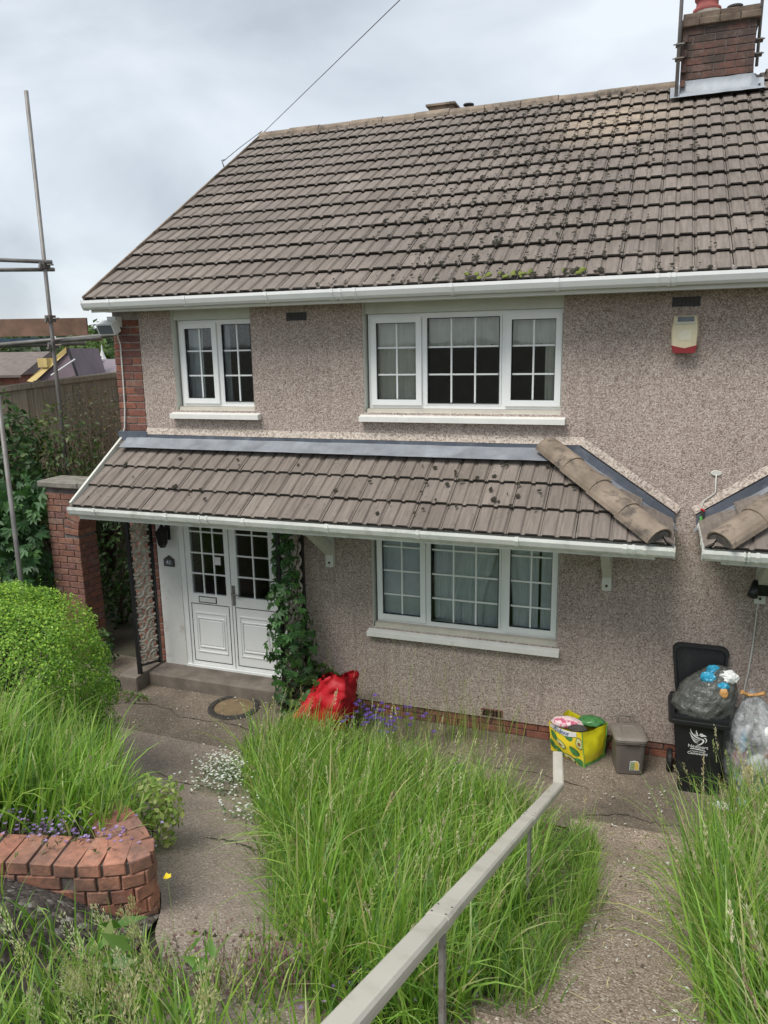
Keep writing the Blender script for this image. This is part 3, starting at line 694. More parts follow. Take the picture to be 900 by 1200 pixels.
# canopies ---------------------------------------------------------------
def canopy(mir, xmin):
    """built for the left house; mir reflects it about the party wall for the neighbour"""
    mx_ = (lambda v: Vector((5.66-v[0], v[1], v[2]))) if mir else (lambda v: Vector(v))
    def emit(b, name, mats, parent, smooth=False):
        if mir:
            b.v = [tuple(mx_(v)) for v in b.v]; b.f = [tuple(reversed(f)) for f in b.f]
        return b.build(name, mats, parent, smooth)
    dk = MB()
    A, B, Cc, D = cpt(-2.80, 0, -.02), cpt(2.62, 0, -.02), cpt(1.72, 1.0, -.02), cpt(-2.80, 1.0, -.02)
    sr = Vector((2.70, 0.0, CZ0-.02))
    dk.add([A, B, Cc, D], [(0, 1, 2, 3)]); dk.add([B, sr, (1.74, .0, 2.75)], [(0, 1, 2)])
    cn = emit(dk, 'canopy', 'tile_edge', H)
    nv = Vector((.83, .90, 0)).normalized(); pc = Vector((1.74, 0, 0))
    g = .302; tl = math.asin(.029/g)
    for r in range(4):
        for k in range(22):
            x = -2.815+k*TW
            if x < xmin: continue
            p = cpt(x, -.035+r*g, .028)
            mw = Matrix.Translation(p+Vector((random.uniform(-.002, .002), 0, random.uniform(-.003, .003)))) @ Matrix.Rotation(CTH-tl, 4, 'X')
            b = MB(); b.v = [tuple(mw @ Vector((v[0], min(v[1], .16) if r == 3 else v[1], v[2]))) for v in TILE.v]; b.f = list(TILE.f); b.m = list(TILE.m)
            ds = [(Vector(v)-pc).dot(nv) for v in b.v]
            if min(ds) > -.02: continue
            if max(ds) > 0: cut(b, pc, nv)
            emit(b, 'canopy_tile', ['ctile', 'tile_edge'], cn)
    SX = 2.68; sth = math.atan(.55/.86)
    for r in range(3):
        for k in range(4):
            y = -.86+k*TW
            p = Vector((SX-(-.035+r*g)*math.cos(sth)+.028*math.sin(sth), y, CZ0+(-.035+r*g)*math.sin(sth)+.028*math.cos(sth)))
            X, Yv, Z = Vector((0, 1, 0)), Vector((-math.cos(sth-tl), 0, math.sin(sth-tl))), Vector((math.sin(sth-tl), 0, math.cos(sth-tl)))
            mw = Matrix(((X.x, Yv.x, Z.x, p.x), (X.y, Yv.y, Z.y, p.y), (X.z, Yv.z, Z.z, p.z), (0, 0, 0, 1)))
            b = MB(); b.v = [tuple(mw @ Vector(v)) for v in TILE.v]; b.f = list(TILE.f); b.m = list(TILE.m)
            ds = [(Vector(v)-pc).dot(-nv) for v in b.v]; dy = [v[1] for v in b.v]
            if min(ds) > -.02 or min(dy) > -.02: continue
            if max(ds) > 0: cut(b, pc, -nv)
            if max(dy) > -.01 and b.v: cut(b, Vector((0, -.01, 0)), Vector((0, 1, 0)))
            if b.f: emit(b, 'canopy_tile', ['ctile', 'tile_edge'], cn)
    # hip tiles
    P0, P1 = Vector((1.66, -.01, 2.80)), Vector((2.60, -.83, 2.235))
    L = (P1-P0).length; d = (P1-P0)/L; n = 4
    for k in range(n):
        a_ = P0+d*(L*k/n); c_ = P0+d*(L*(k+1)/n+.03); a_ = a_+Vector((0, 0, .012*(n-k)*0+.01)); 
        b = halfround(MB(), a_+Vector((0, 0, -.012)), c_+Vector((0, 0, .012)), .128, n=10); emit(b, 'hip_tile', 'ridge', cn, False)
    b = MB(); pe = P1+d*.02; u_ = Vector((0, 0, 1)); u_ = (u_-d*u_.dot(d)).normalized(); s_ = d.cross(u_)
    fan = [pe+s_*math.cos(PI*k/10)*.112+u_*math.sin(PI*k/10)*.096 for k in range(11)]; b.add(fan, [tuple(range(11))]); emit(b, 'hip_mortar', 'mortar_dark', cn)
    # lead flashings: upstand on the wall, apron over the tiles
    b = MB(); b.box(max(xmin, -2.6), 1.95, -.028, .0, 2.742, 2.832); o = emit(b, 'flashing_upstand', 'lead', cn)
    b = MB(); y1, z1 = cpt(0, .80, .078).y, cpt(0, .80, .078).z
    xs = np.linspace(max(xmin, -2.74), 1.78, 60); vs = []
    for x in xs: 
        w_ = noise.noise(Vector((x*3, 0, 5)))*.012
        vs += [(x, -.031, 2.80+w_*.4), (x, -.09, 2.755+w_*.3), (x, y1+w_*.6, z1+abs(w_)*.4)]
    b.add(vs, [(3*i+j, 3*i+1+j, 3*i+4+j, 3*i+3+j) for i in range(59) for j in range(2)]); emit(b, 'flashing_apron', 'lead_pale', cn, True)
    b = MB(); q0, q1 = Vector((1.93, -.03, 2.832)), Vector((2.745, -.03, 2.275))
    b.add([q0, q1, q1+Vector((0, 0, -.10)), q0+Vector((-.0, 0, -.10)), q0+Vector((0, .03, 0)), q1+Vector((0, .03, 0)), q1+Vector((0, .03, -.10)), q0+Vector((0, .03, -.10))], [(3, 2, 1, 0), (0, 1, 5, 4), (1, 2, 6, 5)])
    emit(b, 'flashing_upstand', 'lead', cn)
    b = MB(); vs = []
    for i in range(30):
        t = i/29; p = q0.lerp(q1, t)+Vector((0, 0, -.085)); w_ = .012*noise.noise(Vector((t*9, 3, 1)))
        st_ = .015*math.floor(t*4)/4
        vs += [p, p+Vector((.02, -.075-st_, -.022+w_)), p+Vector((.03, -.13-st_*2+w_, -.03))]
    b.add(vs, [(3*i+j, 3*i+3+j, 3*i+4+j, 3*i+1+j) for i in range(29) for j in range(2)]); emit(b, 'flashing_apron', 'lead_pale', cn, True)
    if not mir:
        b = MB(); b.box(-2.848, -2.485, -.034, .02, 2.66, 2.86); emit(b, 'flashing_upstand', 'lead', cn)
    # fascia, soffit, gutters
    x0 = -2.80 if xmin < -2.8 else xmin
    b = MB(); b.box(x0, 2.60, -.785, -.765, 2.07, 2.235); b.box(2.58, 2.60, -.765, -.002, 2.07, 2.235); emit(b, 'canopy_fascia', 'gutter_old', cn)
    b = MB(); b.box(x0, 2.578, -.763, -.002, 2.082, 2.095); emit(b, 'canopy_soffit', 'soffit', cn)
    if not mir:
        b = MB(); b.add([cpt(-2.83, -.03, -.02), cpt(-2.805, -.03, -.02), cpt(-2.805, 1.0, -.02), cpt(-2.83, 1.0, -.02), cpt(-2.83, -.03, .065), cpt(-2.805, -.03, .065), cpt(-2.805, 1.0, .065), cpt(-2.83, 1.0, .065)],
                        [(0, 1, 2, 3), (7, 6, 5, 4), (0, 4, 5, 1), (2, 6, 7, 3), (3, 7, 4, 0), (1, 5, 6, 2)]); emit(b, 'bargeboard', 'soffit', cn)
        b = MB(); b.add([(-2.80, -.76, 2.09), (-2.80, -.76, 2.22), (-2.80, -.01, 2.70), (-2.80, -.01, 2.09)], [(0, 1, 2, 3)]); emit(b, 'canopy_cheek', 'soffit', cn)
    if mir: 
        gutter('canopy_gutter', (2.93, -.885, 2.185), (6.5, -.885, 2.185), (0, 1, 0), 'gutter_old', .8, H, (.32,))
        gutter('canopy_gutter', (2.93, -.79, 2.187), (2.93, -.03, 2.20), (1, 0, 0), 'gutter_old', .5, H, (), (1,))
    else:
        gutter('canopy_gutter', (-2.84, -.885, 2.195), (2.73, -.885, 2.185), (0, 1, 0), 'gutter_old', .82, H, (1.52, 5.32))
        gutter('canopy_gutter', (2.73, -.79, 2.187), (2.73, -.03, 2.20), (-1, 0, 0), 'gutter_old', .5, H, (), (1,))
    # gallows brackets
    for x in ((-.43, 2.22) if not mir else (2.22, 1.0)):
        b = MB(); b.box(x-.04, x+.04, -.06, -.002, 1.56, 2.08); b.box(x-.039, x+.039, -.55, -.06, 2.0, 2.081)
        b.add([(x-.037, -.06, 1.68), (x+.037, -.06, 1.68), (x+.037, -.06, 1.80), (x-.037, -.06, 1.80), (x-.037, -.52, 2.0), (x+.037, -.52, 2.0), (x+.037, -.40, 2.0), (x-.037, -.40, 2.0)],
              [(0, 1, 5, 4), (3, 7, 6, 2), (0, 4, 7, 3), (1, 2, 6, 5)])
        k = emit(b, 'gallows_bracket', 'soffit', cn)
        q = MB(); q.tube([(x, -.06, 1.605), (x, -.07, 1.605)], .012, 8); emit(q, 'bolt', 'iron', k if False else cn)
def cut(b, co, no):
    bm = bmesh.new(); vs = [bm.verts.new(v) for v in b.v]
    lay = bm.faces.layers.int.new('mi')
    for f, m in zip(b.f, b.m):
        fc = bm.faces.new([vs[i] for i in f]); fc[lay] = m
    bmesh.ops.bisect_plane(bm, geom=bm.verts[:]+bm.edges[:]+bm.faces[:], plane_co=co, plane_no=no, clear_outer=True, dist=1e-5)
    bm.verts.index_update()
    b.v = [tuple(v.co) for v in bm.verts]; b.f = [tuple(v.index for v in f.verts) for f in bm.faces]; b.m = [f[lay] for f in bm.faces]; bm.free()
canopy(False, -9)
canopy(True, .3)

# chimney ----------------------------------------------------------------
CX0, CX1, CY, CYB = 2.60, 3.34, 3.18, 4.05
ch = MB().box(CX0+.006, CX1-.006, CY+.008, CYB, 5.9, 7.13).build('chimney', 'mortar_dark', H)
BC = make_bricks('brick_chim')
for k in range(11):
    z = 6.42+k*.0745
    if z > 7.04: break
    x = CX0+(.107 if k % 2 else 0)
    if k % 2: place_brick(BC, 'h', CX0+.051, CY, z, ch)
    if k % 2: x = CX0+.112
    while x+.213 < CX1+.02: place_brick(BC, 's', x+.107, CY, z, ch); x += .2235
    if CX1-x > .04: MB().cbox(x, CX1, CY, CY+.05, z-.0325, z+.0325, .004, jit=.002).build('brick', 'brick_chim', ch)
    y = CY
    for q in range(4): place_brick(BC, 's', CX0-.0, CY+.16+q*.2235-(.1 if k % 2 else 0), z, ch, -PI/2)
b = MB(); 
for i in range(4): b.cbox(CX0-.04+i*.205, CX0-.04+i*.205+.2, CY-.04, CYB+.04, 7.065, 7.135, .006, jit=.003)
b.build('corbel_course', 'corbel', ch)
b = MB()
for i in range(4): b.cbox(CX0-.008+i*.192, CX0-.008+i*.192+.187, CY-.004, CYB, 7.14, 7.205, .008, jit=.004)
b.build('top_course', 'corbel', ch)
b = MB(); b.lathe([(.24, .0), (.19, .06), (.14, .10)], (2.85, 3.5, 7.2), 14); b.lathe([(.22, .0), (.17, .06), (.10, .09)], (3.13, 3.55, 7.2), 14); b.build('flaunching', 'coping', ch)
MB().lathe([(.135, 0), (.15, .03), (.15, .06), (.118, .08), (.115, .14), (.135, .16), (.135, .20), (.11, .22), (.105, .5), (.13, .52), (.13, .58), (.1, .58)], (2.84, 3.5, 7.27), 20).build('chimney_pot', 'potred', ch, True)
MB().lathe([(.07, 0), (.07, .035), (.085, .045), (.085, .065)], (3.13, 3.55, 7.275), 14).build('flue_cap', 'iron', ch)
b = MB(); zf0 = Z0+(CY-.02-Y0)*.614+.05
xs = np.linspace(CX0-.1, CX1+.12, 26); vs = []
for x in xs:
    w_ = noise.noise(Vector((x*7, 1, 1)))*.014
    inn = CX0-.02 < x < CX1+.02
    vs += [(x, CY-.014 if inn else CY+.10, zf0+.145+w_*.5+(.0 if inn else -.02)), (x, CY-.02 if inn else CY+.03, zf0+.02+w_*.3), (x, CY-.17+w_, zf0-.055)]
b.add(vs, [(3*i+j, 3*i+1+j, 3*i+4+j, 3*i+3+j) for i in range(25) for j in range(2)]); b.build('chimney_flashing', 'lead_chim', ch, True)

# things fixed to the house ----------------------------------------------
def pole(x, y, z0, z1, r, label, tilt, cy):
    t = thing('aerial_pole', (x, y, z0), label, 'aerial pole')
    MB().tube([(x, y, z0), (x+tilt, y, z1)], r, 10).build('pole', 'galv', t, True)
    for zz in (6.72, 6.86):
        b = MB(); b.box(x-.035, x+.045, y-.03, y+.035, zz, zz+.03); b.tube([(x-.06, y-.035, zz+.015), (x+.06, y-.035, zz+.015)], .007, 6); b.build('clamp', 'galv_dull', t)
pole(2.565, 3.10, 6.33, 8.7, .021, 'tall grey aerial pole strapped to the left side of the chimney', .0, CY)
pole(3.375, 3.28, 6.62, 8.7, .017, 'thin brown aerial pole strapped to the right side of the chimney', .02, CY)

t = thing('alarm_box', (2.725, 0, 3.6), 'cream burglar alarm box with dark red base on the upper wall', 'alarm box')
b = MB(); pr = [(2.655, 3.604), (2.805, 3.604), (2.822, 3.66), (2.828, 3.78), (2.815, 3.892), (2.64, 3.892), (2.625, 3.78), (2.632, 3.66)]
def inset_prism(b, pr, y0, y1, k, m=0):
    cx = sum(p[0] for p in pr)/len(pr); cz = sum(p[1] for p in pr)/len(pr); n = len(pr)
    vs = [(p[0], y1, p[1]) for p in pr]+[(p[0], y0+.02, p[1]) for p in pr]+[(cx+(p[0]-cx)*k, y0, cz+(p[1]-cz)*k) for p in pr]
    fs = [(r*n+i, r*n+(i+1) % n, (r+1)*n+(i+1) % n, (r+1)*n+i) for r in range(2) for i in range(n)]+[tuple(range(2*n, 3*n))]
    b.add(vs, fs, m)
inset_prism(b, pr, -.085, -.001, .92); b.build('housing', 'cream', t)
b = MB(); b.box(2.668, 2.79, -.091, -.08, 3.845, 3.882); b.build('lens', 'alarmgrey', t)
b = MB(); b.box(2.655, 2.80, -.094, -.08, 3.828, 3.838); b.build('lens_rim', 'soffit', t)
b = MB(); pr2 = [(2.652, 3.60), (2.808, 3.60), (2.826, 3.662), (2.73, 3.638), (2.628, 3.662)]; b.prism([(p[0], p[1]) for p in pr2], (0, -.096, 0), (0, -.02, 0), (1, 0, 0), (0, 0, 1)); b.build('base', 'alarmred', t)
b = MB(); b.box(2.68, 2.775, -.0875, -.083, 3.70, 3.78); b.build('badge', 'badge', t)

t = thing('floodlight', (-2.76, -.02, 3.93), 'white floodlight on the brick corner under the eaves', 'floodlight')
R_ = Matrix.Rotation(.42, 3, 'X')
b = MB(); b.box(-2.86, -2.66, -.20, -.10, 3.87, 3.99, 0, R_); b.build('lamp_body', 'white', t)
b = MB(); b.box(-2.845, -2.675, -.206, -.2, 3.885, 3.975, 0, R_, (-2.76, -.15, 3.93)); b.build('lens', 'alarmgrey', t)
b = MB(); b.box(-2.80, -2.70, -.11, -.004, 3.94, 4.04); b.build('mount', 'white', t)
cb = MB().tube([(-2.74, -.03, 3.93), (-2.755, -.02, 3.84), (-2.735, -.015, 3.76), (-2.74, -.015, 3.4), (-2.75, -.015, 3.1), (-2.77, -.02, 2.9), (-2.84, -.03, 2.74), (-2.86, -.04, 2.66), (-2.84, -.08, 2.60)], .008, 6).build('lamp_cable', 'wire', None, True)
tag(cb, 'white cable running down the brick corner from the floodlight', 'cable')

t = thing('wall_lantern', (-2.33, -.02, 1.66), 'black carriage lantern on the white pilaster left of the door', 'lantern')
b = MB(); b.lathe([(.03, 0), (.055, .04), (.07, .16), (.075, .165), (.03, .22), (.01, .25)], (-2.335, -.12, 1.64), 6); b.build('lamp_shade', 'black', t)
b = MB(); b.box(-2.365, -2.305, -.03, -.013, 1.70, 1.86); b.tube([(-2.335, -.02, 1.84), (-2.335, -.08, 1.92), (-2.335, -.12, 1.89)], .01, 6); b.build('bracket', 'black', t)

t = thing('number_plaque', (-2.345, -.012, 1.40), 'small dark house number plaque on the white pilaster', 'number plaque')
b = MB(); b.prism([(-.065, 0), (.065, 0), (.065, .08), (.0, .125), (-.065, .08)], (-2.345, -.026, 1.40), (-2.345, -.0125, 1.40), (1, 0, 0), (0, 0, 1)); b.build('plate', 'iron', t)
b = MB(); b.box(-2.395, -2.295, -.0285, -.0262, 1.415, 1.477); b.build('number_panel', 'alarmgrey', t)
mw = Matrix.Translation((-2.345, -.0295, 1.424)) @ Matrix.Rotation(PI/2, 4, 'X')
textmesh('41', .066, 'paper', mw, 'house_number', t)

t = thing('security_light', (3.42, -.04, 1.66), 'black twin-spot security light under the right-hand canopy', 'security light')
b = MB(); b.box(3.40, 3.56, -.16, -.10, 1.66, 1.78, 0, Matrix.Rotation(.3, 3, 'X')); b.build('sensor_head', 'black', t)
b = MB(); b.tube([(3.40, -.10, 1.76), (3.365, -.19, 1.66)], [.03, .042], 12); b.build('spot_head', 'black', t, True)
b = MB(); b.tube([(3.45, -.065, 1.70), (3.45, -.13, 1.73)], .02, 8); b.build('arm', 'black', t)
cb = MB().tube([(3.435, -.07, 1.64), (3.43, -.02, 1.50), (3.425, -.012, 1.2), (3.41, -.012, .95), (3.39, -.012, .78), (3.385, -.012, .3)], .006, 6).build('light_cable', 'wire', None, True)
tag(cb, 'thin white cable hanging from the security light down to the sacks', 'cable')
t = thing('telephone_cable', (2.95, -.02, 2.3), 'white telephone cable with a wall clip beside the right-hand canopy', 'cable')
MB().tube([(3.04, -.012, 2.62), (3.045, -.012, 2.47), (3.0, -.015, 2.43), (2.96, -.02, 2.40), (2.95, -.02, 2.36), (2.955, -.03, 2.30)], .005, 6).build('cable', 'wire', t, True)
b = MB(); b.lathe([(.045, 0), (.04, .012)], (0, 0, 0), 12); b.v = [(3.04+v[0], -.002-v[2], 2.63+v[1]*.5) for v in b.v]; b.build('wall_clip', 'soffit', t)
b = MB(); b.tube([(2.955, -.04, 2.31), (2.965, -.045, 2.20)], .014, 8); b.build('connector', 'iron', t)
b = MB(); b.tube([(2.945, -.05, 2.27), (2.955, -.055, 2.20)], .011, 8); b.build('green_connector', 'baggreen', t)
b = MB(); b.tube([(2.94, -.04, 2.33), (2.97, -.04, 2.315)], .009, 8); b.build('red_connector', 'red', t)
# overhead wire
wv = MB(); p0, p1 = Vector((-2.86, 3.6, zr+.05)), Vector((7.0, -6.6, 7.2)); pts = []
tgt = Vector((.41, .22, 6.68))
for i in range(25):
    k = i/24; q = p0.lerp(tgt, k*3.0); q.z += .0; pts.append(q)
tag(wv.tube(pts, .0045, 6).build('telephone_wire', 'wire_grey', None, True), 'single overhead telephone wire leaving the left end of the ridge', 'wire')
b = MB(); b.tube([(-2.90, 2.56, 6.0), (-2.93, 2.56, 6.09), (-2.90, 2.6, 6.10)], .007, 5); b.tube([(-2.92, 2.58, 6.08), (-2.89, 3.0, 6.34), (-2.87, 3.6, 6.68)], .005, 5)
tag(b.build('verge_wire', 'wire_dark', None, True), 'short aerial wire and hook running up the left roof verge', 'wire')

# ------------------------------------------------------------------ curtains
def cloth(name, x0, x1, zt, zb, y, folds, amp, mat, label, gather=0.0, fringe=0, side=0):
    nu, nv = max(12, folds*6), 10; VV = []; ph = random.random()*6
    for j in range(nv+1):
        v = j/nv; z = zt+(zb-zt)*v
        for i in range(nu+1):
            u = i/nu; xx = x0+(x1-x0)*u
            if gather:
                k = 1-gather*math.sin(min(1, v*1.15)*PI*.5)**2
                xx = (x0 if side < 0 else x1) + (xx-(x0 if side < 0 else x1))*k
            dz = 0
            if fringe and j == nv: dz = -.03*abs(math.sin(u*PI*fringe))
            VV.append((xx, y+amp*math.sin(u*folds*2*PI+ph+.8*math.sin(v*3))*(0.5+.5*v), z+dz))
    n = nu+1
    FF = np.array([(j*n+i, j*n+i+1, (j+1)*n+i+1, (j+1)*n+i) for j in range(nv) for i in range(nu)])
    return tag(npmesh(name, np.array(VV), FF, mat, smooth=True), label, 'curtain')
cloth('curtain', .02, .50, 4.02, 3.12, .175, 6, .012, 'net', 'pale net curtain filling the left light of the upper three-light window')
cloth('curtain', .52, 1.74, 4.0, 3.70, .185, 15, .011, 'net', 'short pale valance with scalloped edge across the upper three-light window', fringe=14)
cloth('curtain', 1.60, 1.77, 4.0, 3.12, .20, 3, .015, 'net', 'narrow pale curtain at the right edge of the upper three-light window')
cloth('curtain', -2.07, -1.90, 4.0, 3.12, .24, 3, .02, 'netgrey', 'dim grey curtain at the left edge of the upper left window')
cloth('curtain', -1.80, -1.58, 4.0, 3.12, .24, 4, .02, 'netgrey', 'dim grey curtain in the middle of the upper left window', gather=.5, side=1)
cloth('curtain', .02, .54, 2.06, 1.0, .165, 1, .004, 'netgrey', 'flat grey net panel in the left light of the lower window')
cloth('curtain', .58, 1.0, 2.06, 1.06, .18, 5, .014, 'netgrey', 'grey net curtain drawn left in the middle of the lower window', gather=.35, side=-1)
cloth('curtain', .86, 1.24, 2.06, 1.0, .19, 4, .014, 'netgrey', 'grey net curtain drawn right in the middle of the lower window', gather=.45, side=-1)
cloth('curtain', .58, 1.25, 2.06, 1.0, .235, 2, .008, 'netgrey', 'flat grey net panel behind the drapes in the middle of the lower window')
cloth('curtain', 1.30, 1.60, 2.06, 1.0, .18, 4, .014, 'netgrey', 'grey net curtain in the right light of the lower window', gather=.2, side=1)
cloth('curtain', 1.62, 1.80, 2.06, 1.0, .185, 3, .014, 'netgrey', 'narrow grey net curtain at the right edge of the lower window')

# ------------------------------------------------------------------ porch trellis posts
def scroll_post(loc, p0, p1, zb, zt, label):
    t = thing('trellis_post', loc, label, 'trellis post', None)
    for (x, y), zz in ((p0, zb), (p1, zb+.07)):
        b = MB(); b.box(x-.019, x+.019, y-.019, y+.019, zz, zt); b.build('post', 'black', t)
    P0, P1 = Vector((*p0, 0)), Vector((*p1, 0)); d = (P1-P0); L = d.length; d /= L
    for zz in (zb+.09, zt-.06):
        b = MB(); b.tube([P0+Vector((0, 0, zz)), P1+Vector((0, 0, zz))], .014, 6); b.build('cross_rail', 'black', t)
    b = MB(); n = 13; hh = (zt-zb-.2)/n
    for k in range(n):
        z0 = zb+.11+hh*k; c = P0+d*L*.5
        for sgn in (1, -1):
            pts = []
            for i in range(15):
                a = i/14; ang = a*2.6*PI; r = (.075-.05*a)
                pts.append(c+d*(sgn*(.078-r*math.cos(ang)*1.0-.0)*.9)*1.0+Vector((0, 0, z0+hh*.5+sgn*r*math.sin(ang)*.9)))
            b.tube(pts, [.018-.005*i/14 for i in range(15)], 5)
        b.tube([c+d*-.09+Vector((0, 0, z0)), c+Vector((0, 0, z0+hh*.25)), c+d*.09+Vector((0, 0, z0))], .011, 5)
        for q in range(7):
            a = random.random()*6.3; cc = c+d*math.cos(a)*.06+Vector((0, 0, z0+hh*.5+math.sin(a)*.06))
            e = Vector((0, 0, 1))*.026; g_ = d*.017; nn = d.cross(Vector((0, 0, 1)))*.006
            b.add([cc+e, cc+g_, cc-e, cc-g_, cc+nn, cc-nn], [(0, 1, 4), (1, 2, 4), (2, 3, 4), (3, 0, 4), (1, 0, 5), (2, 1, 5), (3, 2, 5), (0, 3, 5)])
    b.build('scrollwork', 'scroll', t)
    return t
scroll_post((-2.55, -.40, .28), (-2.55, -.40), (-2.43, -.20), .285, 2.085, 'black framed trellis post with bare rusty white scrollwork at the left porch end')
scroll_post((-.80, -.42, .1), (-.80, -.42), (-.66, -.20), .07, 2.085, 'black framed trellis post overgrown by a climber right of the door')

# manhole cover
t = thing('manhole_cover', (-1.35, -.50, gz(-1.35, -.5)), 'round rusty manhole cover set in the concrete by the doorstep', 'manhole cover')
zc = gz(-1.35, -.5)
b = MB(); b.lathe([(.265, .003), (.265, .016), (.255, .02), (.205, .02), (.20, .012)], (-1.35, -.50, zc), 36)
for k in range(36):
    a = 2*PI*k/36; b.box(-.012, .012, .208, .25, .02, .026); b.v[-8:] = [(-1.35+v[0]*math.cos(a)-v[1]*math.sin(a), -.5+v[0]*math.sin(a)+v[1]*math.cos(a), zc+v[2]) for v in b.v[-8:]]
b.build('rim', 'iron', t)
MB().lathe([(.202, .008), (.198, .013), (.12, .015), (.06, .014)], (-1.35, -.5, zc), 30).build('lid', 'rustlid', t)

# ------------------------------------------------------------------ handrail
t = thing('handrail', (2.03, -4.6, gz(2.03, -4.6)), 'grey plastic handrail sloping down beside the pebbly ramp', 'handrail')
HN, HE, HT = Vector((1.978, -6.0, 2.520)), Vector((2.08, -2.147, .885)), Vector((2.025, -1.73, .872))
HN = HE+(Vector((2.005, -5.3, 2.225))-HE)*1.2
prof = [(-.034, -.012), (-.028, -.036), (.028, -.036), (.034, -.012), (.034, .002), (.026, .009), (-.026, .009), (-.034, .002)]
def railseg(a, c, name, k=1.0):
    d = (c-a).normalized(); s_ = d.cross(Vector((0, 0, 1))).normalized(); u_ = s_.cross(d)
    return MB().prism([(p*k, q*k) for p, q in prof], a, c, s_, u_).build(name, 'rail', t)
railseg(HN, HE, 'rail'); railseg(HE-(HT-HE).normalized()*.008, HT, 'rail')
jd = (HE-HN).normalized(); J = HE+(HN-HE)*.70
for f_ in (.70, .29): 
    J = HE+(HN-HE)*f_
    jt = railseg(J-jd*.05, J+jd*.05, 'joint_cover', 1.06)
    s_ = jd.cross(Vector((0, 0, 1))).normalized(); u_ = s_.cross(jd)
    b = MB()
    for a_ in (-.036, .036):
        for c_ in (-.022, .022): q = J+jd*a_+s_*c_+u_*.0098; b.tube([q, q+u_*.0015], .0035, 6)
    b.build('screw', 'iron', jt)
for f_ in (.70, .29, 1.05):
    p = HE+(HN-HE)*f_; g0 = gz(p.x, p.y)-.15
    b = MB(); b.box(p.x-.006, p.x+.010, p.y-.017, p.y+.017, g0, p.z-.03)
    o = b.build('post', 'flatbar', t)
    b = MB()
    for z in (p.z-.12, p.z-.22, p.z-.34): b.tube([(p.x+.0105, p.y, z), (p.x-.0065, p.y, z)], .006, 8)
    b.build('bolt_hole', 'black', o)

# ------------------------------------------------------------------ garden walls
# arch wall at the side of the house
t = thing('arch_wall', (-3.8, .12, .0), 'red brick garden wall with an arched gateway beside the house', 'wall')
BG = make_bricks('brick_dark')
AX0, AX1, AY0, AY1, AZ = -4.06, -3.64, .10, .40, 2.18
ACX, ARX, ASP, ARZ = -3.24, .40, 1.62, .44
core = MB(); core.box(AX0+.01, AX1-.01, AY0+.012, AY1-.012, -.1, AZ)
NA = 16
pts = [(ACX-(ARX+.012)*math.cos(PI*k/NA), ASP+(ARZ+.012)*math.sin(PI*k/NA)) for k in range(NA+1)]
for k in range(NA):
    (xa, za), (xb, zb) = pts[k], pts[k+1]
    core.quad((xa, AY0+.012, za), (xb, AY0+.012, zb), (xb, AY0+.012, AZ), (xa, AY0+.012, AZ)); core.quad((xa, AY0+.012, za), (xa, AY1, za), (xb, AY1, zb), (xb, AY0+.012, zb))
    core.quad((xa, AY1-.012, AZ), (xb, AY1-.012, AZ), (xb, AY1-.012, zb), (xa, AY1-.012, za))
cw = core.build('wall_core', 'mortar_dark', t)
for k in range(30):
    z = .0+k*.0755+.04
    if z > AZ-.03: break
    off = .0 if k % 2 else .107
    x = AX0-(.0 if k % 2 else .107)
    while x < -2.95:
        xa, xb = max(x, AX0), x+.213; x += .2235
        zrel = z-ASP
        lim = AX1
        if zrel > -.03:
            q = max(0, 1-(max(0, zrel+.03)/(ARZ+.21))**2); lim = ACX-(ARX+.215)*math.sqrt(q)
            if zrel+.03 > ARZ+.21: lim = -2.9
        elif xa > AX1-.03: break
        xb = min(xb, lim)
        if xb-xa < .04: continue
        m_b = MB().cbox(xa, xb, AY0, AY0+.05, z-.0325, z+.0325, .004, jit=.002); m_b.build('brick', 'brick_dark', t, org=((xa+xb)/2, AY0, z))
    if z < ASP:       # reveal of the pier (faces the house)
        y = AY0+(.0 if k % 2 else -.0)
        for L_ in ((.1, .19) if k % 2 else (.19, .1)):
            o = MB().cbox(-L_/2, L_/2, 0, .05, -.0325, .0325, .004, jit=.002).build('brick', 'brick_dark'); o.location = (AX1, y+L_/2, z); o.rotation_euler = (0, 0, PI/2); WLOC[o] = Vector(o.location); par(o, t); y += L_+.01
for k in range(19):  # voussoirs
    a = PI*(k+.5)/19; c = Vector((ACX-ARX*math.cos(a), AY0-.004, ASP+ARZ*math.sin(a)))
    o = MB().cbox(-.034, .034, 0, .30, 0, .20, .004, jit=.002).build('voussoir', 'brick_dark'); o.location = c; o.rotation_euler = (0, a-PI/2, 0); WLOC[o] = c; par(o, t)
for (x0, x1) in ((-4.12, -3.55), (-3.545, -3.05), (-3.045, -2.86)):
    MB().cbox(x0, x1, AY0-.05, AY1+.05, AZ, AZ+.075, .012, jit=.004).build('coping_stone', 'coping', t)
# pebbledash pier at the far left
b = MB(); b.cbox(-3.05, -2.50, -2.50, -2.1, 0, 2.17, .02, jit=.004); tag(b.build('boundary_pier', 'pebbledash'), 'pebbledash boundary pier at the left behind the hedge', 'wall')

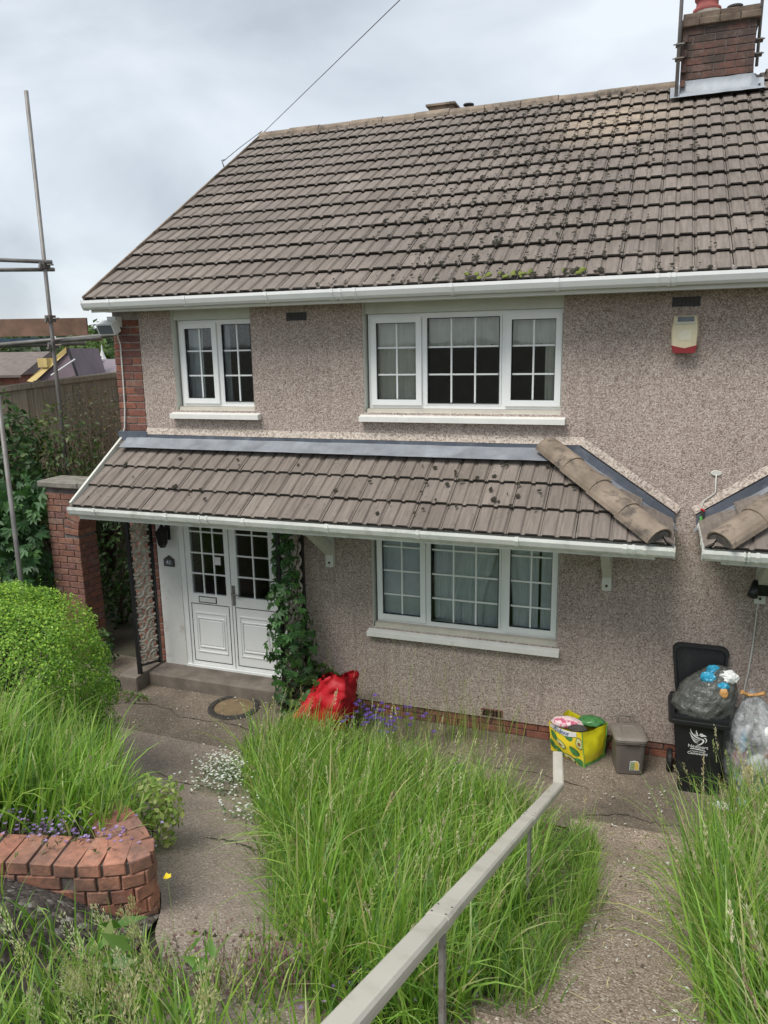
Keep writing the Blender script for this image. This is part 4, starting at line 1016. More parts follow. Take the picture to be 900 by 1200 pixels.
# raised bed ------------------------------------------------------------
def bz(x, y):
    d = min(1, max(0, (-y-2.2)/1.7)); return gz(x, y)+.06+.20*d
EP = [(-1.7, -4.72), (-.9, -4.535), (-.25, -4.37), (.16, -4.265), (.33, -4.19), (.395, -4.11), (.36, -4.02), (.19, -3.89), (.05, -3.80), (-.08, -3.73), (-.18, -3.64), (-.27, -3.56)]
sheet('raised_bed', [(-3.2, -4.5), (-3.2, -3.4), (-3.6, -2.4), (-3.8, -1.4)], [(.20, -4.12), (.12, -3.85), (-1.02, -2.72), (-2.2, -1.45)], .0, 'soil', 14, 40, 'earth of the raised flower bed on the left', 'flower bed', zf=bz)
t = thing('bed_edging', (-.2, -4.3, 1.1), 'low brick wall edging the raised bed with flat red bricks on top', 'garden wall')
def polyl(P):
    P = np.array(P, float); d = np.r_[0, np.cumsum(np.hypot(*np.diff(P, axis=0).T))]
    return P, d
P_, D_ = polyl(EP)
def at(s): return np.array([np.interp(s, D_, P_[:, 0]), np.interp(s, D_, P_[:, 1])])
TOPZ = 1.345
BEm = []
for k in range(3):
    o = MB().cbox(-.0505, .0505, 0, .213, -.064, .0, .0035, jit=.0028).build('brick', 'brick_edge'); COL.objects.unlink(o); BEm.append(o)
BFm = []
for k in range(3):
    o = MB().cbox(-.106, .106, 0, .10, -.0325, .0325, .004, jit=.003).build('brick', 'brick_edge'); COL.objects.unlink(o); BFm.append(o)
core = MB(); s = 0
cv = []
for s in np.linspace(0, D_[-1], 60):
    p = at(s); q = at(min(s+.02, D_[-1])); d = (q-at(max(0, s-.02))); d /= np.hypot(*d); nrm = np.array([-d[1], d[0]])
    for off, z in ((.012, .6), (.012, TOPZ-.012), (.20, TOPZ-.012), (.20, .6)): pp = p+nrm*off; cv.append((pp[0], pp[1], z-max(0, s-2.55)*.14))
core.add(cv, [(4*i+j, 4*i+4+j, 4*i+4+(j+1) % 4, 4*i+(j+1) % 4) for i in range(59) for j in range(3)]); core.build('mortar_core', 'mortar_dark', t)
s = .05
while s < D_[-1]:
    p = at(s); d = at(min(D_[-1], s+.05))-at(max(0, s-.05)); rz = math.atan2(d[1], d[0])
    dup(random.choice(BEm), t, (p[0], p[1], TOPZ+random.uniform(-.004, .004)-max(0, s-2.55)*.14), (random.uniform(-.02, .02), random.uniform(-.02, .02), rz+random.uniform(-.03, .03)))
    s += .117 if not 1.95 < s < 2.45 else .125
BHm = []
for k in range(3):
    o = MB().cbox(-.050, .050, 0, .10, -.0325, .0325, .004, jit=.003).build('brick', 'brick_edge'); COL.objects.unlink(o); BHm.append(o)
for r in range(5):
    s = .1+(.055 if r % 2 else 0)
    while s < D_[-1]:
        p = at(s); d = at(min(D_[-1], s+.06))-at(max(0, s-.06)); rz = math.atan2(d[1], d[0])
        z = TOPZ-.102-r*.075-max(0, s-2.55)*.14
        if z > gz(p[0], p[1])-.08: dup(random.choice(BHm if s > 1.75 else BFm), t, (p[0], p[1], z), (0, random.uniform(-.015, .015), rz))
        s += .113 if s > 1.70 else .2245
def gfz(x, y): return gz(x, y)+.165*sstep(.45, .05, x)*sstep(-4.18, -4.42, y)
sheet('gravel_patch', [(-2.2, -5.6), (.9, -5.6)], [(-2.2, -4.35), (.42, -4.1)], .016, 'soil', 14, 40, 'dark gravelly earth in front of the brick edging', 'gravel', zf=gfz)
sheet('gravel_patch', [(1.15, -4.05), (1.5, -5.4)], [(2.04, -4.05), (2.3, -5.4)], .014, 'ramp', 8, 20, 'pebbly ground under the near end of the handrail', 'gravel')

# ------------------------------------------------------------------ bins and bags
def bez(pts): return pts
t = thing('wheelie_bin', (3.03, -.3, 0), 'black wheelie bin with its lid open against the wall', 'wheelie bin')
bx0, bx1, by0, by1 = 2.865, 3.235, -.50, -.12
tx0, tx1, ty0, ty1, tz = 2.80, 3.235, -.55, -.08, .70
def rrect(x0, x1, y0, y1, r, z, n=4):
    P = []
    for cx, cy, a0 in ((x1-r, y1-r, 0), (x0+r, y1-r, 90), (x0+r, y0+r, 180), (x1-r, y0+r, 270)):
        for k in range(n+1): a = math.radians(a0+90*k/n); P.append((cx+r*math.cos(a), cy+r*math.sin(a), z))
    return P
def loft(b, loops, m=0, capb=True, capt=True):
    n = len(loops[0]); o = len(b.v)
    for L in loops: b.v += [tuple(p) for p in L]
    for i in range(len(loops)-1):
        for k in range(n): b.f.append((o+i*n+k, o+i*n+(k+1) % n, o+(i+1)*n+(k+1) % n, o+(i+1)*n+k)); b.m.append(m)
    if capb: b.f.append(tuple(o+k for k in reversed(range(n)))); b.m.append(m)
    if capt: b.f.append(tuple(o+(len(loops)-1)*n+k for k in range(n))); b.m.append(m)
    return b
b = MB(); L = []
for k in range(9):
    f_ = k/8; L.append(rrect(2.89+(tx0+.02-2.89)*f_, 3.205+(tx1-.01-3.205)*f_, by0+(ty0+.02-by0)*f_, by1+(ty1-by1)*f_, .035, .012+f_*(tz-.06)))
loft(b, L, capt=False); L2 = [rrect(tx0+.035, tx1-.025, ty0+.035, ty1-.015, .03, tz-.045), rrect(2.91, 3.19, by0+.02, by1-.02, .03, .05)]
loft(b, L2, capb=False); b.build('body', 'blackplastic', t, False)
b = MB(); loft(b, [rrect(tx0-.005, tx1+.012, ty0-.005, ty1+.012, .04, tz-.065), rrect(tx0-.018, tx1+.025, ty0-.018, ty1+.02, .045, tz-.06), rrect(tx0-.018, tx1+.025, ty0-.018, ty1+.02, .045, tz-.03), rrect(tx0-.008, tx1+.015, ty0-.008, ty1+.012, .045, tz-.025), rrect(tx0-.008, tx1+.015, ty0-.008, ty1+.012, .045, tz), rrect(tx0+.03, tx1-.02, ty0+.03, ty1-.015, .035, tz), rrect(tx0+.034, tx1-.024, ty0+.034, ty1-.015, .035, tz-.06)], capb=False, capt=False)
b.build('rim', 'blackplastic', t)
# lid, swung up and leaning on the wall
b = MB(); q = []
def lidpt(u, v, n): return (2.80+.445*u, -.085+.075*v+n*.97, .735+.40*v+n*.2)
def lidloop(k, n, r=.14):
    P = []
    for cx, cy, a0 in ((1-k-r, 1-k-r, 0), (k+r, 1-k-r, 90), (k+r, k+r*.4, 180), (1-k-r, k+r*.4, 270)):
        for j in range(5):
            a = math.radians(a0+90*j/4); rr = r if a0 < 180 else r*.4; P.append(lidpt(cx+rr*math.cos(a), cy+rr*math.sin(a), n))
    return P
loft(b, [lidloop(0, -.03), lidloop(-.01, -.012), lidloop(0, .01), lidloop(.1, .035)], capb=False); loft(b, [lidloop(.045, -.03), lidloop(.055, .005)], capb=False); 
o_ = len(b.v); A_, B_ = lidloop(0, -.03), lidloop(.045, -.03); n_ = len(A_); b.add(A_+B_, [(k, (k+1) % n_, n_+(k+1) % n_, n_+k) for k in range(n_)])
lid = b.build('lid', 'blackplastic', t, False)
b = MB(); b.tube([lidpt(.30, .26, -.004), lidpt(.62, .24, -.006)], .012, 6); b.build('lid_rib', 'galv_dull', lid)
b = MB(); b.tube([(2.84, -.075, .72), (3.20, -.075, .72)], .017, 8); b.box(2.90, 2.95, -.10, -.06, .68, .76); b.box(3.09, 3.14, -.10, -.06, .68, .76); b.build('hinge', 'blackplastic', t)
for x in (2.825, 3.245):
    b = MB(); b.lathe([(.055, -.022), (.09, -.022), (.098, -.012), (.098, .012), (.09, .022), (.055, .022)], (0, 0, 0), 20); b.v = [(x+v[2], -.17+v[0], .098+v[1]) for v in b.v]; wl = b.build('wheel', 'rubber', t)
    b = MB(); b.lathe([(.05, -.018), (.045, -.024), (.02, -.026), (.02, .02), (.05, .018)], (0, 0, 0), 14); b.v = [(x+v[2], -.17+v[0], .098+v[1]) for v in b.v]; b.build('hub', 'blackplastic', wl)
MB().tube([(2.82, -.17, .098), (3.25, -.17, .098)], .012, 8).build('axle', 'iron', t)
# printed mark on the front
fy = lambda z: by0+(ty0+.02-by0)*((z-.012)/(tz-.06))-.004
def onfront(u, z): return (3.025+u, fy(z), z)
b = MB()
def stroke(P, w0, w1, wm=None):
    n = len(P); vs = []
    for i, (u, z) in enumerate(P):
        a, c = P[max(0, i-1)], P[min(n-1, i+1)]; dx, dz = c[0]-a[0], c[1]-a[1]; l = math.hypot(dx, dz) or 1
        f_ = i/(n-1); w_ = w0+(w1-w0)*f_ if wm is None else (w0+(wm-w0)*f_*2 if f_ < .5 else wm+(w1-wm)*(f_-.5)*2)
        vs += [onfront(u-dz/l*w_/2, z+dx/l*w_/2), onfront(u+dz/l*w_/2, z-dx/l*w_/2)]
    b.add(vs, [(2*i, 2*i+1, 2*i+3, 2*i+2) for i in range(n-1)])
def qb(a, c, d, n=9): return [((1-k/n)**2*a[0]+2*(1-k/n)*k/n*c[0]+(k/n)**2*d[0], (1-k/n)**2*a[1]+2*(1-k/n)*k/n*c[1]+(k/n)**2*d[1]) for k in range(n+1)]
ZL = .49
Q = lambda u, z: (u*.0011, ZL+z*.0011)
stroke(qb(Q(-65, 95), Q(-52, 32), Q(20, 22)), .004, .010, .011)
stroke(qb(Q(-66, 66), Q(-48, 12), Q(6, 10)), .003, .004, .008)
stroke(qb(Q(-56, 38), Q(-42, -4), Q(0, -2)), .003, .003, .007)
stroke(qb(Q(-44, 12), Q(-32, -12), Q(-6, -14)), .002, .003, .006)
stroke(qb(Q(-24, 92), Q(-22, 60), Q(-6, 46)), .003, .004, .012)
stroke(qb(Q(-36, 60), Q(-26, 46), Q(-8, 44)), .002, .004, .007)
stroke(qb(Q(2, 50), Q(6, 70), Q(24, 60)), .008, .010, .014)
stroke(qb(Q(10, 44), Q(24, 58), Q(50, 50)), .012, .003, .020)
stroke(qb(Q(-4, 22), Q(42, 26), Q(28, -4)), .010, .010, .014)
stroke(qb(Q(28, -2), Q(18, -24), Q(-14, -34)), .010, .003, .011)
stroke(qb(Q(34, 36), Q(62, 26), Q(44, -6)), .006, .003, .008)
stroke(qb(Q(-58, -66), Q(-20, -60), Q(54, -76), 10), .004, .004, .007)
b.build('bird_emblem', 'paper', t)
tilt_ = math.atan((ty0+.02-by0)/(tz-.06))
def lettering(s, sz, u, z, name='lettering'):
    mw = Matrix.Translation(Vector(onfront(u, z))+Vector((0, -.0005, 0))) @ Matrix.Rotation(PI/2-tilt_, 4, 'X'); return textmesh(s, sz, 'paper', mw, name, t, .0004)
lettering('Newport', .041, -.004, ZL-.061); lettering('CITY COUNCIL', .0155, -.004, ZL-.077); lettering('CYNGOR DINAS', .0155, -.004, ZL-.099); lettering('Casnewydd', .033, -.004, ZL-.122)

def lump(name, c, rad, amp, freq, mat, parent=None, nu=36, nv=24, seed=0, fn=None, smooth=True, crease=0.5):
    b = MB(); vs = []
    for j in range(nv+1):
        ph = -PI/2+PI*j/nv
        for i in range(nu):
            a = 2*PI*i/nu; d = Vector((math.cos(ph)*math.cos(a), math.cos(ph)*math.sin(a), math.sin(ph)))
            n1 = noise.noise(d*freq+Vector((seed, 0, 0))); n2 = 1-2*abs(noise.noise(d*freq*2.3+Vector((0, seed, 0))))
            k = 1+amp*(n1*(1-crease)+n2*crease)
            p = Vector((d.x*rad[0], d.y*rad[1], d.z*rad[2]))*k
            if fn: p = fn(p, d)
            vs.append(Vector(c)+p)
    fs = [(j*nu+i, j*nu+(i+1) % nu, (j+1)*nu+(i+1) % nu, (j+1)*nu+i) for j in range(nv) for i in range(nu)]
    b.add(vs, fs); return b.build(name, mat, parent, smooth)
# grey sack of packets stuffed in the bin
t = thing('refuse_sack', (3.1, -.3, .62), 'grey translucent sack of packets bulging out of the open wheelie bin', 'refuse sack')
def fn(p, d):
    if d.z > 0: p.x += .13*d.z; p = Vector((p.x*(1-.22*d.z), p.y*(1-.25*d.z), p.z*1.12))
    if d.z < .2 and p.x < 0: p.x *= .92
    return p
lump('sack', (3.04, -.315, .76), (.24, .21, .26), .17, 1.9, 'greyfilm', t, 72, 48, 3, fn, crease=.6)
lump('blue_packet', (3.07, -.40, 1.0), (.055, .045, .045), .4, 2.0, 'cyan', t, 22, 16, 5, smooth=False)
lump('blue_packet', (3.11, -.33, 1.05), (.05, .04, .03), .4, 2.0, 'cyan', t, 22, 16, 6, smooth=False)
lump('white_packet', (3.085, -.43, .925), (.035, .03, .06), .35, 2.0, 'paper', t, 22, 16, 7, smooth=False)
lump('white_packet', (3.22, -.36, 1.01), (.07, .05, .05), .4, 2.2, 'paper', t, 26, 18, 8, smooth=False)
lump('blue_packet', (3.175, -.43, .955), (.045, .03, .03), .4, 2.2, 'cyan', t, 22, 16, 19, smooth=False)
lump('orange_packet', (3.185, -.455, .905), (.035, .025, .045), .3, 2.0, 'tan', t, 12, 8, 9, smooth=False)
# clear recycling sack
t = thing('recycling_sack', (3.45, -.3, 0), 'clear plastic sack of recycling standing right of the wheelie bin', 'refuse sack')
def fn2(p, d):
    if d.z > .35: k = (d.z-.35)/.65; s_ = 1-.86*k**1.3; p = Vector((p.x*s_-.06*k, p.y*s_, p.z+.06*k))
    if p.z < -.36: p.z = -.36-(p.z+.36)*.1
    return p
lump('sack', (3.47, -.32, .39), (.24, .21, .44), .16, 2.4, 'clearfilm', t, 72, 54, 12, fn2, crease=.75)
b = MB(); b.tube([(3.36, -.34, .865), (3.41, -.36, .88), (3.46, -.33, .875), (3.42, -.29, .87), (3.36, -.34, .865)], .012, 6); b.tube([(3.37, -.35, .875), (3.33, -.37, .90)], [.012, .02], 6); b.tube([(3.45, -.33, .875), (3.50, -.34, .90)], [.012, .02], 6); b.build('yellow_tie', 'tan', t)
for (p, r_, m_, nm) in (((3.36, -.46, .52), (.025, .03, .10), 'cyan', 'blue_bottle'), ((3.53, -.47, .58), (.04, .03, .09), 'paper', 'carton'), ((3.35, -.40, .33), (.06, .06, .09), 'red_dark', 'can'), ((3.50, -.42, .30), (.09, .06, .09), 'paper', 'carton'), ((3.46, -.34, .14), (.13, .10, .08), 'cyan', 'blue_bottle'), ((3.42, -.47, .22), (.05, .05, .09), 'sticker_y', 'carton'), ((3.58, -.40, .40), (.05, .05, .1), 'pink', 'carton'), ((3.40, -.25, .36), (.10, .08, .12), 'iron', 'dark_tray')):
    lump(nm, p, r_, .18, 2.0, m_, t, 12, 10, random.random()*20, smooth=False)
# blue scrap and white litter
tag(lump('blue_wrapper', (3.36, -.62, .05), (.06, .04, .035), .4, 2.4, 'cyan', None, 14, 10, 31, smooth=False), 'crumpled blue wrapper in the grass below the bin', 'litter')
tag(lump('paper_litter', (3.22, -.66, .025), (.055, .04, .03), .45, 2.4, 'paper', None, 16, 10, 32, smooth=False), 'crumpled white paper litter on the ground before the bin', 'litter')
tag(lump('paper_litter', (3.30, -.68, .02), (.035, .03, .022), .45, 2.4, 'paper', None, 14, 8, 36, smooth=False), 'smaller scrap of white litter beside the crumpled paper', 'litter')

# food caddy
t = thing('food_caddy', (2.50, -.25, 0), 'grey-brown lidded food waste caddy between the yellow bag and the bin', 'food caddy')
RZ = Matrix.Rotation(.22, 3, 'Z'); cc = Vector((2.475, -.255, 0))
def rot_b(b): b.v = [tuple(RZ @ Vector(v)+cc) for v in b.v]; return b
b = MB(); loft(b, [rrect(-.105, .105, -.12, .12, .035, .0), rrect(-.115, .115, -.13, .13, .035, .02), rrect(-.128, .128, -.145, .145, .04, .30), rrect(-.136, .136, -.153, .153, .04, .302), rrect(-.136, .136, -.153, .153, .04, .325)]); rot_b(b).build('tub', 'caddy', t)
b = MB(); loft(b, [rrect(-.140, .140, -.158, .155, .045, .322), rrect(-.142, .142, -.16, .155, .045, .345), rrect(-.125, .125, -.14, .14, .04, .362), rrect(-.07, .07, -.08, .08, .04, .368), rrect(-.06, .06, -.07, .07, .035, .362)]); rot_b(b).build('lid', 'caddylid', t)
b = MB(); b.box(-.06, .06, -.172, -.158, .318, .335); rot_b(b).build('catch', 'caddy', t)
b = MB(); b.tube([(-.07, .155, .345), (-.07, .17, .40), (-.06, .175, .415), (.06, .175, .415), (.07, .17, .40), (.07, .155, .345)], .010, 6); rot_b(b).build('lid_handle', 'caddylid', t)
b = MB(); b.tube([(.128, .03, .29), (.150, .10, .21), (.150, .14, .15), (.14, .15, .12)], .010, 6); b.tube([(-.128, .03, .29), (-.150, .10, .21), (-.150, .14, .15), (-.14, .15, .12)], .010, 6); rot_b(b).build('carry_handle', 'blackplastic', t)
ty = lambda z: -.13-(z-.02)*.015/.28-.0015
b = MB(); P = [(-.005, .055), (.075, .055), (.075, .12), (.06, .145), (.03, .15), (-.005, .14)]; b.add([(u, ty(z), z) for u, z in P], [tuple(range(6))])
P = [(.0, .06), (.035, .06), (.035, .135), (.0, .135)]; b.add([(u, ty(z)-.001, z) for u, z in P], [(0, 1, 2, 3)], 1)
P = [(.037, .06), (.07, .06), (.07, .12), (.055, .14), (.037, .14)]; b.add([(u, ty(z)-.001, z) for u, z in P], [tuple(range(5))], 2)
for k in range(4): b.add([(u, ty(z)-.0016, z) for u, z in ((.005, .07+k*.016), (.03, .07+k*.016), (.03, .076+k*.016), (.005, .076+k*.016))], [(0, 1, 2, 3)], 2)
rot_b(b).build('sticker', ['paper', 'sticker_g', 'sticker_y'], t)

# yellow bag for life with avocados
t = thing('shopping_bag', (2.02, -.15, 0), 'yellow shopping bag printed with avocados standing by the wall', 'shopping bag')
a0, a1, a2, a3 = Vector((1.80, -.16, 0)), Vector((2.12, -.38, 0)), Vector((2.27, -.13, 0)), Vector((1.94, .0, 0))
tp = [Vector((1.775, -.175, .30)), Vector((2.085, -.39, .345)), Vector((2.285, -.13, .345)), Vector((1.93, -.01, .36))]
bt = [a0, a1, a2, a3]
def face_pt(i, u, v, out=0.0):
    j = (i+1) % 4; p = bt[i].lerp(bt[j], u).lerp(tp[i].lerp(tp[j], u), v)
    e = (bt[j]-bt[i]).normalized(); nrm = Vector((e.y, -e.x, 0))
    bul = .03*math.sin(PI*u)*math.sin(PI*min(1, v*1.1))+.010*noise.noise(Vector((u*4+i*9, v*4, 2)))
    dip = -.03*math.sin(PI*u)*v**3*(1 if i in (0, 2) else .6)
    return p+nrm*(bul+out)+Vector((0, 0, dip))
for i, mt in enumerate(('bagyellow', 'yellow', 'yellow', 'yellow')):
    b = MB(); n = 12; vs = [face_pt(i, u/n, v/n) for v in range(n+1) for u in range(n+1)]
    b.add(vs, [(v*13+u, v*13+u+1, v*13+14+u, v*13+13+u) for v in range(n) for u in range(n)]); b.build('side_panel', mt, t, True)
b = MB(); b.add(bt, [(3, 2, 1, 0)]); b.build('base', 'yellow', t)
def decal(i, u, v, ru, rv, ang, mat, out, nm, egg=.25):
    P = []
    for k in range(16):
        a = 2*PI*k/16; x, y = math.cos(a)*ru*(1-egg*math.sin(a)), math.sin(a)*rv
        P.append((u+x*math.cos(ang)-y*math.sin(ang), v+x*math.sin(ang)+y*math.cos(ang)))
    b = MB(); vs = [face_pt(i, u, v, out)]+[face_pt(i, min(.99, max(.01, p[0])), min(.97, max(.01, p[1])), out) for p in P]
    b.add(vs, [(0, 1+k, 1+(k+1) % 16) for k in range(16)]); return b.build(nm, mat, t)
for (u, v, a, half) in ((.17, .64, .7, 0), (.60, .80, .9, 0), (.40, .48, .9, 1), (.33, .20, .8, 0), (.77, .40, .7, 0), (.93, .68, .2, 1), (.62, .13, 1.2, 1), (.10, .30, .3, 0), (.9, .12, 1.2, 0)):
    if half:
        decal(0, u, v, .10, .175, a, 'avo_rim', .003, 'avocado_print'); decal(0, u, v, .084, .152, a, 'avo_in', .0045, 'avocado_print'); decal(0, u-.005, v-.02, .034, .055, a, 'avo_pit', .006, 'avocado_print', 0)
    else: decal(0, u, v, .092, .16, a, 'avo', .003, 'avocado_print')
b = MB()
for i in range(4):
    if i == 3: continue
    vs = [];
    for k in range(13): vs += [face_pt(i, k/12, .0, .004), face_pt(i, k/12, .10 if i == 1 else .05, .004)]
    if i == 1: b.add(vs, [(2*k, 2*k+2, 2*k+3, 2*k+1) for k in range(12)])
b.tube([face_pt(1, 0, v/6, .002) for v in range(7)], .004, 5); b.tube([face_pt(1, 1, v/6, .002) for v in range(7)], .005, 5)
b.build('green_trim', 'baggreen', t)
lump('pink_packet', (1.94, -.20, .325), (.13, .075, .045), .25, 2.2, 'pinkwhite', t, 30, 20, 41)
b = MB()
vs = []
for k in range(13): vs += [face_pt(0, .06+.80*k/12, .86-.06*math.sin(PI*k/12), .007), face_pt(0, .06+.80*k/12, 1.0+.02*math.sin(PI*k/12), .012)]
b.add(vs, [(2*k, 2*k+2, 2*k+3, 2*k+1) for k in range(12)]); b.build('white_packet', 'paper', t, True)
lump('green_packet', (2.15, -.13, .335), (.11, .08, .04), .3, 2.2, 'avo', t, 26, 18, 42)
lump('dark_packet', (2.04, -.28, .32), (.08, .05, .03), .25, 2.2, 'iron', t, 14, 10, 43, smooth=False)
e_ = (a1-a0).normalized(); nr = Vector((e_.y, -e_.x, 0)); pc_ = face_pt(0, .42, .845, .016)
mw = Matrix(((e_.x, 0, nr.x, pc_.x), (e_.y, 0, nr.y, pc_.y), (.13, 1, 0, pc_.z), (0, 0, 0, 1)))
textmesh('Colour', .062, 'blueprint', mw, 'packet_lettering', t)

# crumpled red bag in the grass
t = thing('red_bag', (-.3, -.42, .05), 'crumpled bright red bag lying open in the long grass by the wall', 'bag')
def rb(u, v, inner=0):
    a = 2*PI*u; r = (.215+.03*math.sin(PI*min(1, v*1.3)))*(1-.50*v*v)*(1-.10*math.cos(4*a))-inner
    x, y = r*math.cos(a), r*math.sin(a)*.80
    z = .52*v+(.05*math.cos(a-.6)+.03*math.sin(3*a))*v*v-.05*math.sin(a)*v
    q = Vector((math.cos(a)*1.5, math.sin(a)*1.5, v*2.0))
    n = noise.noise(q)*.07+.085*(.55-abs(noise.noise(q*1.9+Vector((3, 5, 1)))))+.06*(.5-abs(noise.noise(q*3.6)))
    x += n*math.cos(a); y += n*math.sin(a)*.8; z -= .04*math.sin(PI*v)*max(0, -math.sin(a))
    x += .11*v*v
    return Vector((-.36+x*1.08, -.40+y, .07+z*.96))
b = MB(); nu, nv = 46, 22
b.add([rb(i/nu, j/nv) for j in range(nv+1) for i in range(nu)], [(j*nu+i, j*nu+(i+1) % nu, (j+1)*nu+(i+1) % nu, (j+1)*nu+i) for j in range(nv) for i in range(nu)]); b.build('bag_wall', 'red', t, True)
b = MB(); b.add([rb(i/nu, j/nv, .006) for j in range(nv+1) for i in range(nu)], [(j*nu+(i+1) % nu, j*nu+i, (j+1)*nu+i, (j+1)*nu+(i+1) % nu) for j in range(nv) for i in range(nu)]); b.build('bag_lining', 'red_dark', t, False)
b = MB(); p = [rb(.60, .45), rb(.60, .3)+Vector((-.05, -.05, .0)), rb(.62, .1)+Vector((-.03, -.05, 0)), rb(.66, .02)]; b.tube(p, .010, 5); b.build('handle', 'black', t)

# pale kerb stone at the right edge
b = MB(); b.cbox(3.42, 3.60, -1.25, -.86, 0, .18, .02, jit=.01); tag(b.build('kerb_stone', 'stone'), 'pale stone block showing at the right edge behind the grass', 'stone')

# ------------------------------------------------------------------ scaffold, fence, background
t = thing('scaffold', (-4.53, .99, 0), 'scaffold tubes with a timber toe board beyond the side fence', 'scaffolding')
MB().tube([(-4.53, .99, .4), (-4.53, .99, 6.66)], .0242, 10).build('standard', 'galv', t, True)
for nm, a, c in (('ledger', (-4.42, .99, 4.76), (-7.5, .2, 4.96)), ('ledger', (-4.45, 1.05, 4.68), (-7.5, .5, 4.76)), ('ledger', (-4.02, 1.25, 3.86), (-7.4, .6, 3.72)), ('ledger', (-4.35, 1.35, 3.80), (-7.4, .55, 3.76)), ('ledger', (-3.62, 1.62, 3.93), (-5.2, .8, 3.80))):
    MB().tube([a, c], .0242, 10).build(nm, 'galv', t, True)
b = MB(); d = Vector((-.94, -.34, 0)); s_ = Vector((-.34, .94, 0))
p0 = Vector((-4.28, 1.33, 3.90)); p1 = p0+d*3.4
b.prism([(0, 0), (.04, 0), (.04, .215), (0, .215)], p0, p1, s_, (0, 0, 1)); b.build('toe_board', 'plank', t)
for k in range(4): 
    b = MB(); q0 = Vector((-4.45, 1.30, 3.84))+s_*(.05+.235*k); b.prism([(0, 0), (.225, 0), (.225, .038), (0, .038)], q0, q0+d*3.2, s_, (0, 0, 1)); b.build('deck_board', 'bluesteel' if k == 0 else 'plank', t)
for z in (4.73, 3.78, 4.10):
    b = MB(); b.box(-4.57, -4.49, .94, 1.04, z-.04, z+.04); b.tube([(-4.47, .97, z), (-4.40, .99, z)], .012, 6); b.tube([(-4.53, .92, z+.02), (-4.53, .90, z-.05)], .016, 6); b.build('coupler', 'galv_dull', t)
b = MB().tube([(-3.35, -1.08, .2), (-3.35, -1.08, 1.4), (-3.36, -1.07, 3.3)], .0225, 10)
tag(b.build('leaning_tube', 'galv', None, True), 'grey steel tube standing in the shrubs at the left edge', 'pole')

FA, FB = Vector((-6.6, .35, 3.13)), Vector((-4.75, 2.36, 3.40))
t = thing('fence', ((FA.x+FB.x)/2, (FA.y+FB.y)/2, 1.4), 'weathered close-board timber fence above the shrubs on the left', 'fence')
fd = (FB-FA); Lf = fd.length; fdn = fd/Lf; fh = Vector((fdn.x, fdn.y, 0)).normalized(); fs_ = Vector((fh.y, -fh.x, 0))
k = 0; x = 0
while x < Lf+1.2:
    p = FA+fdn*x; w_ = .105
    b = MB(); q = p+fs_*(.012*(k % 2))
    b.prism([(0, -1.9), (w_, -1.9), (w_, -.06), (0, -.06)], q, q+fs_*.015, fh, (0, 0, 1)); b.build('board', 'fence', t); x += .098; k += 1
for x in (-.1, 1.75, 3.4):
    p = FA+fdn*x+fs_*-.07; MB().box(p.x-.05, p.x+.05, p.y-.05, p.y+.05, p.z-2, p.z+.02).build('post', 'fence', t)
b = MB(); b.prism([(-.05, -.065), (.06, -.065), (.06, .0), (-.05, .015)], FA-fdn*.3, FA+fdn*(Lf+1.2), fs_, (0, 0, 1)); b.build('capping_rail', 'fence', t)

def ipt(px, py, d):     # far background is laid out from measured bearings at their own distances
    return CAM+(f2+r3*((px-450)/890.5)-u3*((py-600)/890.5))*d
def far_house(px0, px1, py_r, py_e, d, dep, base, wall_m, roof_m, label, hip=.0):
    A, B = ipt(px0, py_e, d), ipt(px1, py_e, d); B.z = A.z; ax = (B-A); L = ax.length; ax /= L; ay = Vector((-ax.y, ax.x, 0)); rz_ = ipt(px0, py_r, d).z
    t = thing('far_house', (A.x, A.y, base), label, 'house')
    def P(a, y, z): q = A+ax*a+ay*y; return (q.x, q.y, z)
    b = MB(); b.add([P(0, .2, base), P(L, .2, base), P(L, dep, base), P(0, dep, base), P(0, .2, A.z+.05), P(L, .2, A.z+.05), P(L, dep, A.z+.05), P(0, dep, A.z+.05)], [(0, 1, 5, 4), (1, 2, 6, 5), (2, 3, 7, 6), (3, 0, 4, 7)])
    b.add([P(.1, .2, A.z), P(.1, dep, A.z), P(.1+hip, dep/2, rz_-.1), P(L-.1, .2, A.z), P(L-.1, dep, A.z), P(L-.1-hip, dep/2, rz_-.1)], [(0, 1, 2), (3, 5, 4)]); b.build('wall', wall_m, t)
    b = MB(); b.add([P(-.3, -.2, A.z), P(L+.3, -.2, A.z), P(L+.3-hip, dep/2, rz_), P(-.3+hip, dep/2, rz_), P(-.3, dep+.2, A.z), P(L+.3, dep+.2, A.z), P(-.3, -.2, A.z-.12), P(L+.3, -.2, A.z-.12)], [(0, 1, 2, 3), (3, 2, 5, 4), (0, 3, 4), (1, 5, 2), (6, 7, 1, 0)]); b.build('roof', roof_m, t)
    b = MB()
    for f_ in (.2, .6): b.box(0, 1, 0, 1, 0, 1); b.v[-8:] = [P(L*f_+v[0]*1.2, .12+v[1]*.1, A.z-1.6+v[2]*1.0) for v in b.v[-8:]]
    b.build('window', 'rubber', t)
    return t, P, L, A.z, rz_
far_house(-190, 20, 416, 443, 38, 7, -3.5, 'farbrick', 'farroof', 'brown tiled brick house far off at the left edge')
t, P, L, ze, zrr = far_house(88, 190, 422, 446, 34, 5, -3.5, 'farbrick', 'purple_mem2', 'far house under a stripped purple-grey roof with dark battens')
b = MB()
for f_ in (.06, .17): b.box(0, 1, 0, 1, 0, 1); b.v[-8:] = [P(L*f_+v[0]*.12-(v[1]*.3), -.2+2.4*v[1], ze+.12+(zrr-ze)*(v[1]*.95)+v[2]*.08) for v in b.v[-8:]]
b.build('batten', 'black', t)
